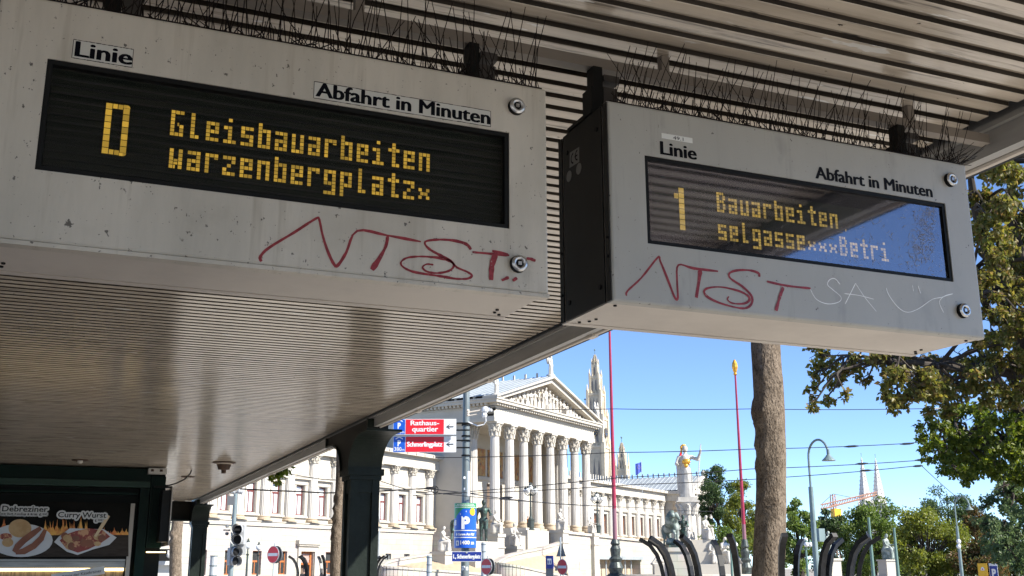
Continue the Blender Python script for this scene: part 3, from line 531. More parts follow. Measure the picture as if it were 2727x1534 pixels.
def spikes(t, X0, X1, n, seed, dens=1.):
    rr = random.Random(seed); m = MB(); base = MB()
    base.box(X0+.01, X1-.01, SY+.006, SY+.020, ZT+.0005, ZT+.004)
    m2 = base.build('spike_rail', 'wire_rust', t)
    for i in range(n):
        x = X0+.015+(X1-X0-.03)*(i+.5)/n+rr.uniform(-.006, .006)
        for k in range(3):
            y = SY+.012+rr.uniform(-.003, .003); L_ = (.185 if k == 0 else (.14 if k == 1 else .06))*rr.uniform(.85, 1.12)
            d = Vector((rr.gauss(.25 if not t.get('_l') else .02, .15), (-.15, .22, .45)[k]+rr.gauss(0, .09), 1)).normalized()
            if rr.random() < .20: d = Vector((rr.uniform(-.8, .8), rr.uniform(-.2, .3), 1)).normalized()
            p0 = Vector((x+.006*k, y, ZT+.003)); p1 = p0+d*L_*.55+Vector((rr.gauss(0, .002), 0, 0)); p2 = p0+d*L_+Vector((rr.gauss(0, .006), rr.gauss(0, .004), 0)); m.tube([p0, p1, p2], [.00125, .0012, .001], 4)
    for i in range(int(n*1.3)):                  # debris: twigs and bent wires caught at the foot
        x = rr.uniform(X0+.02, X1-.02); p0 = Vector((x, SY+.012, ZT+.003)); d = Vector((rr.uniform(-1, 1), rr.uniform(-.1, .5), rr.uniform(.25, 1))).normalized(); m.tube([p0, p0+d*rr.uniform(.02, .055)], [.0017, .0011], 4)
    return m.build('bird_spikes', 'wire_rust', t)
# -------- the left display
LX0, LX1 = -.2075, 1.0603; SL = (-.1035, .957, 2.4005, 2.6515)
tL, scL, gL = display('departure_display', LX0, LX1, SL, 'larger cream grimy departure display showing line D, nearest at the left', True)
xs = lambda x, y: onY(x, y, gL[4]-.003)
m = MB(); a = xs(268.9, 408.6); b = xs(277.7, 271.6); c = xs(337.9, 416.8); x0, x1, z0, z1 = a.x, c.x-.002, (a.z+c.z)/2, b.z; w = (x1-x0)*.285; h_ = w*.86; yl = gL[4]-.003
cells(m, x0, x0+w, z0, z1, yl, 1, 8); cells(m, x1-w, x1, z0+.007, z1-.007, yl, 1, 7); cells(m, x0+w, x1-w, z1-h_, z1, yl, 2, 1); cells(m, x0+w, x1-w, z0, z0+h_, yl, 2, 1)
for (cx, cz, s_) in ((x1-.007, z1-.007, 1), (x1-.007, z0+.007, -1)):
    m.disc((cx, yl, cz), (1, 0, 0), (0, 0, s_), 0, .007, 8, 0, math.pi/2); m.quad((x1-w, yl, cz), (cx, yl, cz), (cx, yl, cz+s_*.007), (x1-w, yl, cz+s_*.007))
m.build('line_letter', 'led_amber', scL)
m = MB(); led_line(m, 'Gleisbauarbeiten', xs(452, 350).x, xs(1145, 440).x, xs(451.6, 360).z, xs(455.5, 291.5).z, yl); m.build('message', 'led_amber', scL)
m = MB(); a = xs(449, 447); led_line(m, 'warzenbergplatz*', xs(449, 430).x, xs(1144, 520).x, a.z, a.z+(xs(455.5, 291.5).z-xs(451.6, 360).z), yl); m.build('message', 'led_amber', scL)
m = MB(); m.quad((SL[0]+.003, SY+.010, SL[2]+.003), (SL[1]-.003, SY+.010, SL[2]+.003), (SL[1]-.003, SY+.010, SL[3]-.003), (SL[0]+.003, SY+.010, SL[3]-.003)); m.build('pane', 'pane_left', tL)
sticker(tL, [(194.7, 103.3), (355.9, 134), (351, 181), (192.9, 152.7)]); flat_text(tL, 'Linie', (200.5, 149.2), (349.5, 172), (203, 110))
sticker(tL, [(834.8, 216), (1307, 297.4), (1306, 339.3), (837.3, 259.6)]); flat_text(tL, 'Abfahrt in Minuten', (842, 256), (1303.5, 335.5), (856, 221.5))
lock(tL, 1373.2, 286.2); lock(tL, 1378.8, 704.5)
c1 = lambda x, y: (x*.5521, y*.5521); c2_ = lambda x, y: (700+x*.5521, y*.5521)
m = MB()
strokes(m, [[(-7, 1262), (-12, 1238), (30, 1195), (150, 1122), (255, 1055), (272, 1060), (287, 1130), (312, 1210), (345, 1278), (365, 1276), (402, 1218), (455, 1114), (600, 1136), (762, 1166)]], SY-.0006, c2_, .0038)
strokes(m, [[(602, 1140), (592, 1190), (560, 1250), (525, 1302)]], SY-.0009, c2_, .006)
strokes(m, [[(1003, 1205), (980, 1178), (915, 1160), (835, 1157), (782, 1168), (800, 1200), (855, 1232), (905, 1258), (935, 1290), (985, 1312), (1008, 1330), (985, 1345), (930, 1345), (870, 1335), (800, 1325), (720, 1310), (672, 1285), (668, 1262), (700, 1243), (770, 1238), (850, 1245), (905, 1262), (920, 1285), (895, 1308), (840, 1318), (790, 1310), (770, 1290), (790, 1275), (822, 1278)]], SY-.0012, c2_, .0038)
strokes(m, [[(1010, 1217), (1090, 1224), (1188, 1232)], [(1105, 1211), (1182, 1228)]], SY-.0015, c2_, .0036); strokes(m, [[(1122, 1226), (1104, 1282), (1100, 1352)]], SY-.002, c2_, .0075); strokes(m, [[(1270, 1248), (1290, 1250), (1314, 1259)], [(1150, 1354), (1185, 1338)], [(1204, 1356), (1224, 1341)]], SY-.0024, c2_, .0046)
m.build('graffiti', 'tag_red', tL)
for X in (.02, onY(1256, 165, SY+.14).x): hanger(tL, X)
tL['_l'] = 1; spikes(tL, LX0, LX1, 64, 4); del tL['_l']
# -------- the right display
RX0, RX1 = 1.2355, 2.4605; SR = (1.341, 2.3625, 2.408, 2.6505)
tR, scR, gR = display('departure_display', RX0, RX1, SR, 'grey departure display showing line 1 with sky reflected in its pane, at the right', False)
yl = gR[4]-.004; xs = lambda x, y: onY(x, y, yl)
c3 = lambda x, y: (1450+x*.4957, y*.4957); c4 = lambda x, y: (1450+x*.4957, 450+y*.4957)
m = MB(); a = xs(*c3(728, 1235)); b = xs(*c3(765, 1015)); cells(m, a.x, a.x+.0175, a.z, b.z+.001, yl, 1, 8); d = xs(*c3(695, 1050)); cells(m, d.x, a.x, d.z-.008, d.z+.008, yl, 1, 1); m.build('line_number', 'led_pale', scR)
m = MB(); z0 = xs(*c3(925, 1138)).z; z1 = xs(*c3(925, 1030)).z; led_line(m, 'Bauarbeiten,', xs(*c3(924, 1080)).x, xs(*c3(1636, 1230)).x, z0, z1, yl); m.build('message', 'led_pale', scR)
m = MB(); z2 = xs(*c3(935, 1287)).z; led_line(m, 'selgasse***Betri', xs(*c3(932, 1240)).x, xs(*c3(1850, 1380)).x, z2, z2+(z1-z0), yl); m.build('message', 'led_pale', scR)
m = MB(); m.quad((SR[0]+.003, SY+.010, SR[2]+.003), (SR[1]-.003, SY+.010, SR[2]+.003), (SR[1]-.003, SY+.010, SR[3]-.003), (SR[0]+.003, SY+.010, SR[3]-.003)); m.build('pane', 'pane_right', tR)
flat_text(tR, 'Linie', (1759.8, 410.5), (1854, 425), (1762.3, 377)); flat_text(tR, 'Abfahrt in Minuten', (2172.8, 474.9), (2482.6, 524.5), (2187, 445.5), m_='ink_faded')
s_ = sticker(tR, [(1762.3, 354.4), (1844, 367.8), (1844, 381.5), (1761.5, 367.8)], 'sticker_white', False); a = onY(1792, 371.3, SY); text_on(MB(), '49.1', (a.x, SY-.0012, a.z), (1, 0, 0), (0, 0, 1), .032, .0098).build('lettering', 'ink', s_)
lock(tR, 2528, 480.6); lock(tR, 2561.9, 828.8)
m = MB(); strokes(m, [[(440, 682), (446, 655), (520, 585), (608, 476), (622, 497), (660, 590), (700, 692), (716, 690), (712, 600), (719, 516), (800, 534), (932, 550)]], SY-.0006, c4, .0032); strokes(m, [[(836, 545), (828, 610), (815, 692)]], SY-.0009, c4, .0058)
strokes(m, [[(1152, 580), (1148, 560), (1100, 545), (1030, 546), (992, 562), (1000, 590), (1060, 630), (1110, 680), (1113, 720), (1085, 747), (1030, 745), (940, 720), (878, 690), (856, 660), (880, 640), (950, 635), (1040, 655), (1090, 680), (1100, 705), (1070, 724), (1010, 722), (982, 702), (990, 685)]], SY-.0012, c4, .0036)
strokes(m, [[(1194, 605), (1300, 628), (1428, 642)]], SY-.0015, c4, .0042); strokes(m, [[(1281, 636), (1262, 690), (1242, 762)]], SY-.0018, c4, .006); m.build('graffiti', 'tag_red', tR)
m = MB(); strokes(m, [[(1427, 645), (1460, 700), (1520, 725), (1580, 715), (1592, 688), (1550, 650), (1520, 622), (1532, 595), (1560, 590), (1587, 620)], [(1615, 725), (1640, 675), (1670, 615)], [(1670, 615), (1720, 690), (1782, 766)], [(1610, 670), (1690, 680), (1767, 700)], [(1835, 640), (1850, 680), (1900, 745), (1950, 770), (2010, 750), (2080, 702), (2130, 690), (2192, 671)], [(2192, 671), (2150, 682), (2120, 715), (2143, 772)], [(1975, 625), (1981, 658)], [(2005, 628), (2019, 669)]], SY-.0006, c4, .00125)
m.build('scratched_writing', 'scratch_white', tR)
cc = [onX(*q, RX0) for q in ((1520.4, 407.3), (1545.6, 391.5), (1545.6, 431.6), (1519.5, 448.3))]; m = MB(); xx = RX0-.0035; m.quad(*[(xx, p.y, p.z) for p in cc]); mat('ce_plate', (.16, .155, .145), .5); pl_ = m.build('marking_plate', 'ce_plate', tR)
cy_ = (cc[0].y+cc[1].y)/2; cz_ = (cc[0].z+cc[2].z)/2; hh = (cc[0].z-cc[3].z)*.36; ww = abs(cc[0].y-cc[1].y)
m = MB(); m.disc((xx-.0006, cy_+ww*.12, cz_), (0, -1, 0), (0, 0, 1), hh*.72, hh, 16, R_(90), R_(270)); m.disc((xx-.0006, cy_-ww*.32, cz_), (0, -1, 0), (0, 0, 1), hh*.72, hh, 16, R_(90), R_(270)); m.box(xx-.0007, xx-.0003, cy_-ww*.30, cy_-ww*.02, cz_-hh*.13, cz_+hh*.13); m.build('lettering', 'ink', pl_)
for (px_, py_) in ((1519, 470), (1545, 450)): q = onX(px_, py_+.0, RX0); m = MB(); m.tube([(xx, q.y, q.z), (xx-.001, q.y, q.z)], .016, 20); m.build('seal_sticker', 'ce_plate', tR)
for X in (onY(1584, 225, SY+.14).x, onY(2390, 375, SY+.14).x): hanger(tR, X)
spikes(tR, RX0, RX1, 68, 9)
sx = MB(); rr = random.Random(2)
for i in range(16):
    p0 = Vector((RX1-.03+rr.uniform(-.06, .03), SY+.012, ZT+.003)); d = Vector((1, rr.uniform(-.1, .5), rr.uniform(.25, .9))).normalized(); sx.tube([p0, p0+d*rr.uniform(.09, .16)], [.0011, .0009], 4)
sx.build('bird_spikes', 'wire_rust', tR)
rs = random.Random(77); m = MB()
for i in range(420):                       # scuffs and scratches on the pane's right end
    t = rs.random(); px_, py_ = 2478-30*t+rs.gauss(0, 16), 545+150*t+rs.gauss(0, 14)
    if i > 300: px_, py_ = rs.uniform(2200, 2510), rs.uniform(570, 735)
    p = onY(px_, py_, SY+.009)
    if not (SR[0]+.02 < p.x < SR[1]-.015 and SR[2]+.015 < p.z < SR[3]-.015): continue
    a = rs.uniform(0, 3.14); L_ = rs.uniform(.002, .011); e = Vector((math.cos(a), 0, math.sin(a)))*L_; q = Vector((-math.sin(a), 0, math.cos(a)))*rs.uniform(.0002, .0005)
    m.add([(p-e-q), (p+e-q), (p+e+q), (p-e+q)], [(0, 1, 2, 3)])
mat('scuff', (.34, .29, .24), .7); m.build('scuff_marks', 'scuff', tR)
# the rail both displays hang from
m = MB().box(-1.6, 2.72, SY+.13, SY+.165, 2.947, 2.978); [m.box(x-.012, x+.012, SY+.135, SY+.16, 2.9785, ZC-.001) for x in (-1.2, -.3, .6, 1.5, 2.4)]
m.build('hanging_rail', 'rail_brown', sh)
# ================================================================== TEMPLE-FRONT BUILDING
TH = R_(53); BM = Matrix(((math.sin(TH), -math.cos(TH), 0, 54.53), (math.cos(TH), math.sin(TH), 0, 135.71), (0, 0, 1, 1.6), (0, 0, 0, 1)))
def bw(u, w, z): return BM @ Vector((u, w, z))
def lb_(m, name, mt, root, smooth=False):            # a mesh given in its parent's own coordinates
    o = m.build(name, mt, None, smooth); o.parent = root; o.matrix_parent_inverse = Matrix(); return o
def bthing(name, label, cat, group=None, M=BM):
    o = bpy.data.objects.new(name, None); COL.objects.link(o); o.matrix_world = M; o.matrix_basis = M; return tag(o, label, cat, group)
mat('stone', (.46, .425, .365), .8, col2=(.42, .385, .325), ns=.35, lo=.4, hi=.65, bump=.08, bs=3)
mat('stone_col', (.52, .495, .455), .75, col2=(.42, .395, .36), ns=.5, stretch=(1, 1, .3))
mat_ashlar('ashlar', (.53, .49, .43), (.46, .42, .36), (.28, .26, .23), 1.9, .62, .018)
mat('stone_warm', (.44, .36, .26), .8, col2=(.38, .30, .21), ns=2)
mat('lead_roof', (.38, .41, .43), .5, metal=.2, col2=(.32, .35, .36), ns=.6); mat('win_red', (.15, .035, .03), .5); mat('win_brown', (.36, .12, .035), .5)
mat('glass_curtain_sheen', (.62, .63, .64), .12, col2=(.50, .52, .55), ns=.5, stretch=(1, 1, .3)); mat('glass_dark', (.03, .034, .036), .06, col2=(.05, .05, .05), ns=2)  # white pane colour holds the bright reflection along with pale curtains
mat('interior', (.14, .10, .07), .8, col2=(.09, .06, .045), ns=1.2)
mat('fresco', (.32, .14, .05), .7, col2=(.42, .30, .12), ns=1.7, stretch=(1, 1, .6), spots=[(3.2, .56, .05, (.09, .08, .1), (1, 1, .4)), (2.4, .62, .05, (.45, .16, .07), (1, 1, .5))])
pb = bthing('parliament_building', 'white temple-front building with fluted columns, sculpted pediment and long columned wings', 'building')
def wall(m, u0, u1, z0, z1, w, holes, dep=.45):
    us = sorted({u0, u1, *[h[0] for h in holes], *[h[1] for h in holes]}); zs = sorted({z0, z1, *[h[2] for h in holes], *[h[3] for h in holes]})
    for a, b in zip(us, us[1:]):
        for c, d in zip(zs, zs[1:]):
            mu, mz = (a+b)/2, (c+d)/2
            if any(h[0] < mu < h[1] and h[2] < mz < h[3] for h in holes): continue
            m.quad((a, w, c), (b, w, c), (b, w, d), (a, w, d))
    for (a, b, c, d) in holes:
        m.quad((a, w, c), (a, w+dep, c), (a, w+dep, d), (a, w, d)); m.quad((b, w, c), (b, w, d), (b, w+dep, d), (b, w+dep, c))
        m.quad((a, w, c), (b, w, c), (b, w+dep, c), (a, w+dep, c)); m.quad((a, w, d), (a, w+dep, d), (b, w+dep, d), (b, w, d))
def colmesh(r, z0, z1, hc, hb, n=40):
    s = MB().tube([(0, 0, z0+hb), (0, 0, z0+(z1-z0)*.4), (0, 0, z1-hc)], [r, r*.97, r*.86], n, True, .075)
    b = MB().lathe((0, 0, z0), [(r*1.32, 0), (r*1.36, hb*.2), (r*1.32, hb*.42), (r*1.12, hb*.5), (r*1.14, hb*.62), (r*1.22, hb*.75), (r*1.16, hb*.92), (r*1.02, hb)], 24); b.box(-r*1.4, r*1.4, -r*1.4, r*1.4, z0-hb*.25, z0)
    c = MB(); zb = z1-hc; c.lathe((0, 0, zb), [(r*.9, 0), (r*.98, hc*.05), (r*.86, hc*.1), (r*.9, hc*.5), (r*1.15, hc*.86)], 16)
    for k in range(8):                                   # two rows of curled leaves, corner scrolls and the slab
        for row, (zz, rr, hh) in enumerate(((.05, .92, .42), (.34, 1.0, .42))):
            a = 2*math.pi*(k+.5*row)/8; ca, sa = math.cos(a), math.sin(a)
            for q in (0, 1): 
                c.tube([(ca*r*rr, sa*r*rr, zb+hc*zz), (ca*r*(rr+.08), sa*r*(rr+.08), zb+hc*(zz+hh*.7)), (ca*r*(rr+.34), sa*r*(rr+.34), zb+hc*(zz+hh)), (ca*r*(rr+.38), sa*r*(rr+.38), zb+hc*(zz+hh*.8))], [r*.2, r*.17, r*.12, r*.05], 6); break
    for sx in (-1, 1):
        for sy in (-1, 1): c.tube([(sx*r*.5, sy*r*.5, zb+hc*.55), (sx*r*.95, sy*r*.95, zb+hc*.85), (sx*r*1.1, sy*r*1.1, zb+hc*.8)], [r*.14, r*.17, r*.1], 6)
    c.box(-r*1.25, r*1.25, -r*1.25, r*1.25, zb+hc*.88, z1)
    return s, b, c
def col_proto(name, r, z0, z1, hc, hb):
    s, b, c = colmesh(r, z0, z1, hc, hb); o = lb_(s, name, 'stone_col', pb); lb_(b, 'base', 'stone_warm', o); lb_(c, 'capital', 'stone', o); return o
T_ = lambda x, y, z=0: Matrix.Translation((x, y, z))
# --- portico
cp = col_proto('column', .70, 5.45, 19.3, 1.95, .9); us = [-.55+3.93*i for i in range(8)]
cp.matrix_basis = T_(us[0], 0)
for u in us[1:]: copy_part(cp, pb, T_(u, 0))
for u in (.75, 25.7): copy_part(cp, pb, T_(u, 4.3))
m = MB(); m.box(-1.9, 28.9, -1.2, 40, 4.9, 5.22)
m.box(-2.3, 29.3, -2.0, 40, -1.6, 4.899); lb_(m, 'podium', 'ashlar', pb)
m = MB()
for k in range(16): m.box(2.2, 25, -2.0-.42*(k+1), -2.0-.42*k, -1.6, 4.75-.19*k)
lb_(m, 'front_steps', 'stone_warm', pb)
m = MB(); m.box(-1.25, .2, 4.1, 40, 5.23, 19.29); m.box(27.2, 28.6, 4.1, 40, 5.23, 19.29); lb_(m, 'flank_wall', 'stone', pb)
m = MB(); wall(m, .21, 27.19, 5.23, 19.29, 8.5, [(4, 6.6, 5.24, 10.4), (11.3, 15.7, 5.24, 12.2), (20.4, 23, 5.24, 10.4)], .6); lb_(m, 'porch_wall', 'stone', pb)
for a, b, c in ((4, 6.6, 10.4), (11.3, 15.7, 12.2), (20.4, 23, 10.4)): lb_(MB().box(a, b, 9.0, 9.1, 5.24, c), 'porch_door', 'interior', pb)
for (a, b) in ((.6, 3.2), (4.2, 10.6), (11.4, 15.6), (16.4, 22.6), (23.4, 26.8)): lb_(MB().box(a, b, 8.35, 8.49, 13.2, 17.1), 'wall_painting', 'fresco', pb)
lb_(MB().box(.22, 27.18, 8.30, 8.49, 12.6, 13.1), 'porch_moulding', 'stone', pb)
m = MB(); m.box(-1.85, 28.85, -.75, 40, 19.301, 19.9); m.box(-1.78, 28.78, -.68, 40, 19.901, 20.5); m.box(-1.72, 28.72, -.62, 40, 20.501, 21.2); lb_(m, 'entablature', 'stone', pb)
m = MB()
for (z0, z1, p) in ((21.201, 21.35, .15), (21.75, 22.15, 1.0), (22.151, 22.35, 1.15)): m.box(-1.72-p, 28.72+p, -.62-p, 40, z0, z1)
m.box(-1.8, 28.8, -.7, 40, 21.351, 21.749)
lb_(m, 'cornice', 'stone', pb)
m = MB()
for i in range(50):
    u = -2.1+i*.63; m.box(u, u+.32, -1.35, -.701, 21.44, 21.749)
lb_(m, 'dentils', 'stone', pb); m = MB()
for i in range(64):
    w = .2+i*.63; m.box(-2.45, -1.801, w, w+.32, 21.44, 21.749)
lb_(m, 'dentils', 'stone', pb)
uc, zr, zl = 13.5, 27.4, 22.36
m = MB(); m.prism([(-1.7, zl), (28.7, zl), (uc, zr-.5)], .15, .6); lb_(m, 'tympanum', 'stone_warm', pb)
m = MB()
for s in (-1, 1):
    e = uc+s*16.4; m.prism([(e, zl), (e, zl+.25), (uc, zr+.25), (uc, zr-.1)] if s < 0 else [(uc, zr-.1), (uc, zr+.25), (e, zl+.25), (e, zl)], -1.85, .4)
    e2 = uc+s*15.9; m.prism([(e2-s*1.4, zl+.001), (e2, zl+.02), (uc, zr-.12), (uc, zr-.78)] if s < 0 else [(uc, zr-.78), (uc, zr-.12), (e2, zl+.02), (e2-s*1.4, zl+.001)], -1.35, .3)
lb_(m, 'raking_cornice', 'stone', pb)
m = MB(); rr = random.Random(11)
for i in range(23):
    u = 1.2+i*1.12; H_ = (zr-1.1-zl)*(1-abs(u-uc)/15.2)
    if H_ < 1.6: fig(m, 'reclining', (u, -.35, zl), max(1.2, H_*1.6), rr.uniform(-.2, .2), u > uc)
    elif H_ < 2.7: fig(m, 'seated', (u, -.25, zl), H_*1.15, rr.uniform(-.9, .9))
    else: fig(m, rr.choice(['standing', 'nude', 'standing']), (u, -.3, zl), H_*rr.uniform(.88, .98), rr.uniform(-.9, .9))
lb_(m, 'pediment_figures', 'stone_white', pb, True)
m = MB()
for s in (-1, 1): m.add([(uc, -1.7, zr+.26), (uc, 42, zr+.26), (uc+s*16.3, 42, zl+.3), (uc+s*16.3, -1.7, zl+.3)], [(0, 1, 2, 3)] if s > 0 else [(3, 2, 1, 0)])
for k in range(34):
    w = -1+k*1.3; m.add([(uc, w, zr+.34), (uc, w+.1, zr+.34), (uc-16.3, w+.1, zl+.38), (uc-16.3, w, zl+.38), (uc, w, zr+.2), (uc, w+.1, zr+.2), (uc-16.3, w+.1, zl+.2), (uc-16.3, w, zl+.2)], [(0, 1, 2, 3), (0, 3, 7, 4), (1, 5, 6, 2), (2, 6, 7, 3)])
lb_(m, 'roof', 'lead_roof', pb)
m = MB()
for k in range(26): m.box(-2.6, -2.3, .5+k*1.5, .75+k*1.5, 22.36, 22.75)
for k in range(20): m.box(uc-.12, uc+.12, 1+k*2, 1.25+k*2, zr+.25, zr+.9)
lb_(m, 'roof_cresting', 'stone', pb)
for (u, w, z, h) in ((uc, -1.2, zr+.2, 2.9), (-2.1, -1.2, zl+.3, 2.5), (29.1, -1.2, zl+.3, 2.5)):
    m = MB(); m.box(u-.5, u+.5, w-.45, w+.5, z-.3, z+.25); fig(m, 'winged', (u, w, z+.24), h, 0); lb_(m, 'roof_statue', 'stone_white', pb, True)
m = MB(); u0, w0 = uc, 12; m.tube([(u0, 13, zr+.2), (u0, 13, zr+6.5)], [.14, .09], 8)
for k, w in enumerate((9.2, 11.2, 12.2, 15.2, 17.2)): m.tube([(u0, w, zr+.2), (u0, w, zr+2.2)], .05, 5)
for z in (1.0, 2.1): m.tube([(u0, 9.2, zr+z), (u0, 17.2, zr+z)], .04, 5)
lb_(m, 'roof_mast', 'lead_roof', pb)
# --- wings
WW = 9.1
def winproto(name, hw, z0, z1, tr, fm, pm, b=.11):
    f = MB(); y0, y1 = -.04, .05
    for (a, c, d, e) in ((-hw, -hw+b, z0, z1), (hw-b, hw, z0, z1), (-hw+b, hw-b, z0, z0+b), (-hw+b, hw-b, z1-b, z1), (-hw+b, hw-b, tr-.1, tr+.1)): f.box(a, c, y0, y1, d, e)
    f.box(-.06, .06, y0+.01, y1-.01, z0+b, tr-.1); o = lb_(f, name, fm, pb); p = MB()
    p.box(-hw+b, hw-b, .015, .03, z0+b, z1-b); lb_(p, 'pane', pm, o); return o
wpL = winproto('window', .74, 6.08, 9.42, 8.4, 'win_red', 'glass_curtain_sheen'); wpR = winproto('window', .74, 6.08, 9.42, 8.4, 'win_brown', 'glass_dark'); wpG = winproto('window', .68, -.5, 2.0, .9, 'win_brown', 'glass_dark'); wpS = winproto('window', .6, .75, 1.95, 1.85, 'lead_roof', 'glass_dark')
ecp = col_proto('column', .60, 5.35, 13.1, 1.05, .42)
pdm = MB(); pdm.prism([(-1.5, 10.35), (1.5, 10.35), (0, 10.98)], -.42, 0); pdm.box(-1.55, 1.55, -.36, 0, 10.12, 10.349); pdm.box(-1.2, 1.2, -.16, 0, 9.5, 9.72); pdm.box(-.98, -.78, -.1, 0, 6.0, 9.6); pdm.box(.78, .98, -.1, 0, 6.0, 9.6); pdm.box(-1.25, 1.25, -.25, 0, 5.75, 5.95)
pdo = lb_(pdm, 'window_surround', 'stone', pb)
used = {}
def put(o, M):
    if o.name not in used: used[o.name] = 1; o.matrix_basis = M; return o
    return copy_part(o, pb, M)
def wing(u0, u1, cols, wins, wproto, gwins, swins, door, tag_):
    holes = [(u-.74, u+.74, 6.07, 9.43) for u in wins]; m = MB(); wall(m, u0, u1, 5.1, 13.1, WW, holes); lb_(m, 'wing_wall', 'stone', pb)
    h2 = [(u-.68, u+.68, -.5, 2.0) for u in gwins]+[(u-.6, u+.6, .75, 1.95) for u in swins]+([(door-1.15, door+1.15, -1.55, 2.0)] if door else [])
    m = MB(); wall(m, u0, u1, -1.6, 4.62, WW-.45, h2); lb_(m, 'wing_basement', 'ashlar', pb)
    m = MB(); m.box(u0, u1, WW-.62, WW, 4.621, 5.09); m.box(u0, u1, WW-.72, WW, 5.091, 5.2); lb_(m, 'string_course', 'stone', pb)
    m = MB(); m.box(u0, u1, WW-.62, WW+6, 13.101, 13.7); m.box(u0, u1, WW-.55, WW+6, 13.701, 14.45); lb_(m, 'entablature', 'stone', pb)
    m = MB(); m.box(u0, u1, WW-.75, WW+6, 14.451, 14.6); m.box(u0, u1, WW-1.25, WW+6, 14.601, 15.06)
    for i in range(int((u1-u0)/1.99)): m.box(u0+1+i*1.99, u0+1.25+i*1.99, WW-1.36, WW-1.251, 14.75, 14.98)
    lb_(m, 'cornice', 'stone', pb)
    m = MB(); m.add([(u0, WW-1.2, 15.061), (u1, WW-1.2, 15.061), (u1, WW+9, 17.0), (u0, WW+9, 17.0), (u0, WW+22, 15), (u1, WW+22, 15)], [(0, 1, 2, 3), (3, 2, 5, 4)])
    for i in range(int((u1-u0)/1.3)): m.add([(u0+.5+i*1.3, WW-1.1, 15.15), (u0+.6+i*1.3, WW-1.1, 15.15), (u0+.6+i*1.3, WW+9, 17.09), (u0+.5+i*1.3, WW+9, 17.09)], [(0, 1, 2, 3)])
    lb_(m, 'roof', 'lead_roof', pb)
    m = MB()
    for i in range(int((u1-u0)/1.1)): m.box(u0+.2+i*1.1, u0+.5+i*1.1, WW+8.9, WW+9.1, 16.9, 17.9)
    lb_(m, 'roof_cresting', 'stone', pb)
    m = MB(); m.box(u0, u1, WW+2, WW+2.2, -1.6, 13.1); lb_(m, 'inner_wall', 'interior', pb)
    for u in cols: put(ecp, T_(u, WW-.15))
    for u in wins: put(wproto, T_(u, WW+.38)); put(pdo, T_(u, WW))
    for u in gwins: put(wpG, T_(u, WW-.1))
    for u in swins: put(wpS, T_(u, WW-.1))
cl_ = [-3.04-3.97*k for k in range(13)]; wl_ = [c-1.98 for c in cl_]
wing(-54.5, -1.26, cl_, wl_[:12], wpL, [-47.8, -43.8, -39.9, -35.8, -31.7, -23.7], [-12.2, -8.2, -4.4], -27.7, 'l')
cr_ = [30.5+3.98*k for k in range(12)]+[78.2]; wr_ = [c+1.99 for c in cr_[:-1]]
wing(28.62, 79.9, cr_, wr_, wpR, [], [], None, 'r')
# door in the left wing
dw = WW-.45; m = MB()
for (a, b, c, d) in ((-28.86, -28.6, -1.55, 2.0), (-26.8, -26.55, -1.55, 2.0), (-28.6, -26.8, 1.8, 2.0), (-28.6, -26.8, .55, .78)): m.box(a, b, dw+.3, dw+.45, c, d)
for k in range(9): m.tube([(-28.55+k*.2, dw+.36, .8), (-28.55+k*.2+.35, dw+.36, 1.8)], .03, 5); 
dr = lb_(m, 'door', 'win_brown', pb); lb_(MB().box(-28.6, -26.8, dw+.42, dw+.44, .78, 1.8), 'fanlight', 'glass_curtain_sheen', dr); lb_(MB().box(-28.6, -26.8, dw+.8, dw+.9, -1.55, .55), 'door_leaf', 'interior', dr)
m = MB(); m.box(-29.35, -28.9, dw-.2, dw, -1.6, 2.6); m.box(-26.5, -26.05, dw-.2, dw, -1.6, 2.6); m.box(-28.899, -26.501, dw-.2, dw, 2.02, 2.6); m.box(-29.7, -25.7, dw-.55, dw, 2.8, 3.25); m.box(-29.5, -25.9, dw-.4, dw, 2.601, 2.8); lb_(m, 'door_surround', 'stone', pb)
m = MB()
for u in (-14.4, ): m.tube([(u, dw-.12, 5.0), (u, dw-.12, -1.6)], .14, 8)
m.tube([(-15.3, WW-.9, 9), (-15.1, WW-.95, 6.5), (-14.6, WW-.8, 5.3)], .08, 6); lb_(m, 'downpipe', 'lead_roof', pb)
# --- right-hand pavilion
p0, p1, pw = 79.9, 93.5, 3.2; pc = (p0+p1)/2
m = MB(); m.box(p0+.3, p1-.3, pw+2.6, 30, 5.1, 13.1); m.box(p0, p1, pw-.6, 30, -1.6, 5.09); lb_(m, 'pavilion_wall', 'stone', pb)
m = MB(); m.box(p0-.05, p1+.05, pw-.1, 30, 13.101, 14.45); m.box(p0-.5, p1+.5, pw-.6, 30, 14.451, 15.06); m.box(p0-.1, p0+.6, pw, pw+1.5, 5.1, 13.1); lb_(m, 'pavilion_entablature', 'stone', pb)
m = MB(); m.prism([(p0+.3, 15.061), (p1-.3, 15.061), (pc, 17.9)], pw+.2, pw+.6)
for s in (-1, 1): e = pc+s*7.4; m.prism([(e, 15.07), (e, 15.4), (pc, 18.5), (pc, 17.8)] if s < 0 else [(pc, 17.8), (pc, 18.5), (e, 15.4), (e, 15.07)], pw-.7, pw+.4)
for u, z in ((p1+.2, 15.4), (pc, 18.4)): m.ball((u, pw-.3, z+.5), .6, 8); m.box(u-.4, u+.4, pw-.6, pw, z-.2, z+.2)
fig(m, 'seated', (pc, pw, 15.1), 2.6); fig(m, 'reclining', (pc-3, pw, 15.1), 2.4); fig(m, 'reclining', (pc+3, pw, 15.1), 2.4, 0, True); lb_(m, 'pavilion_pediment', 'stone_white', pb)
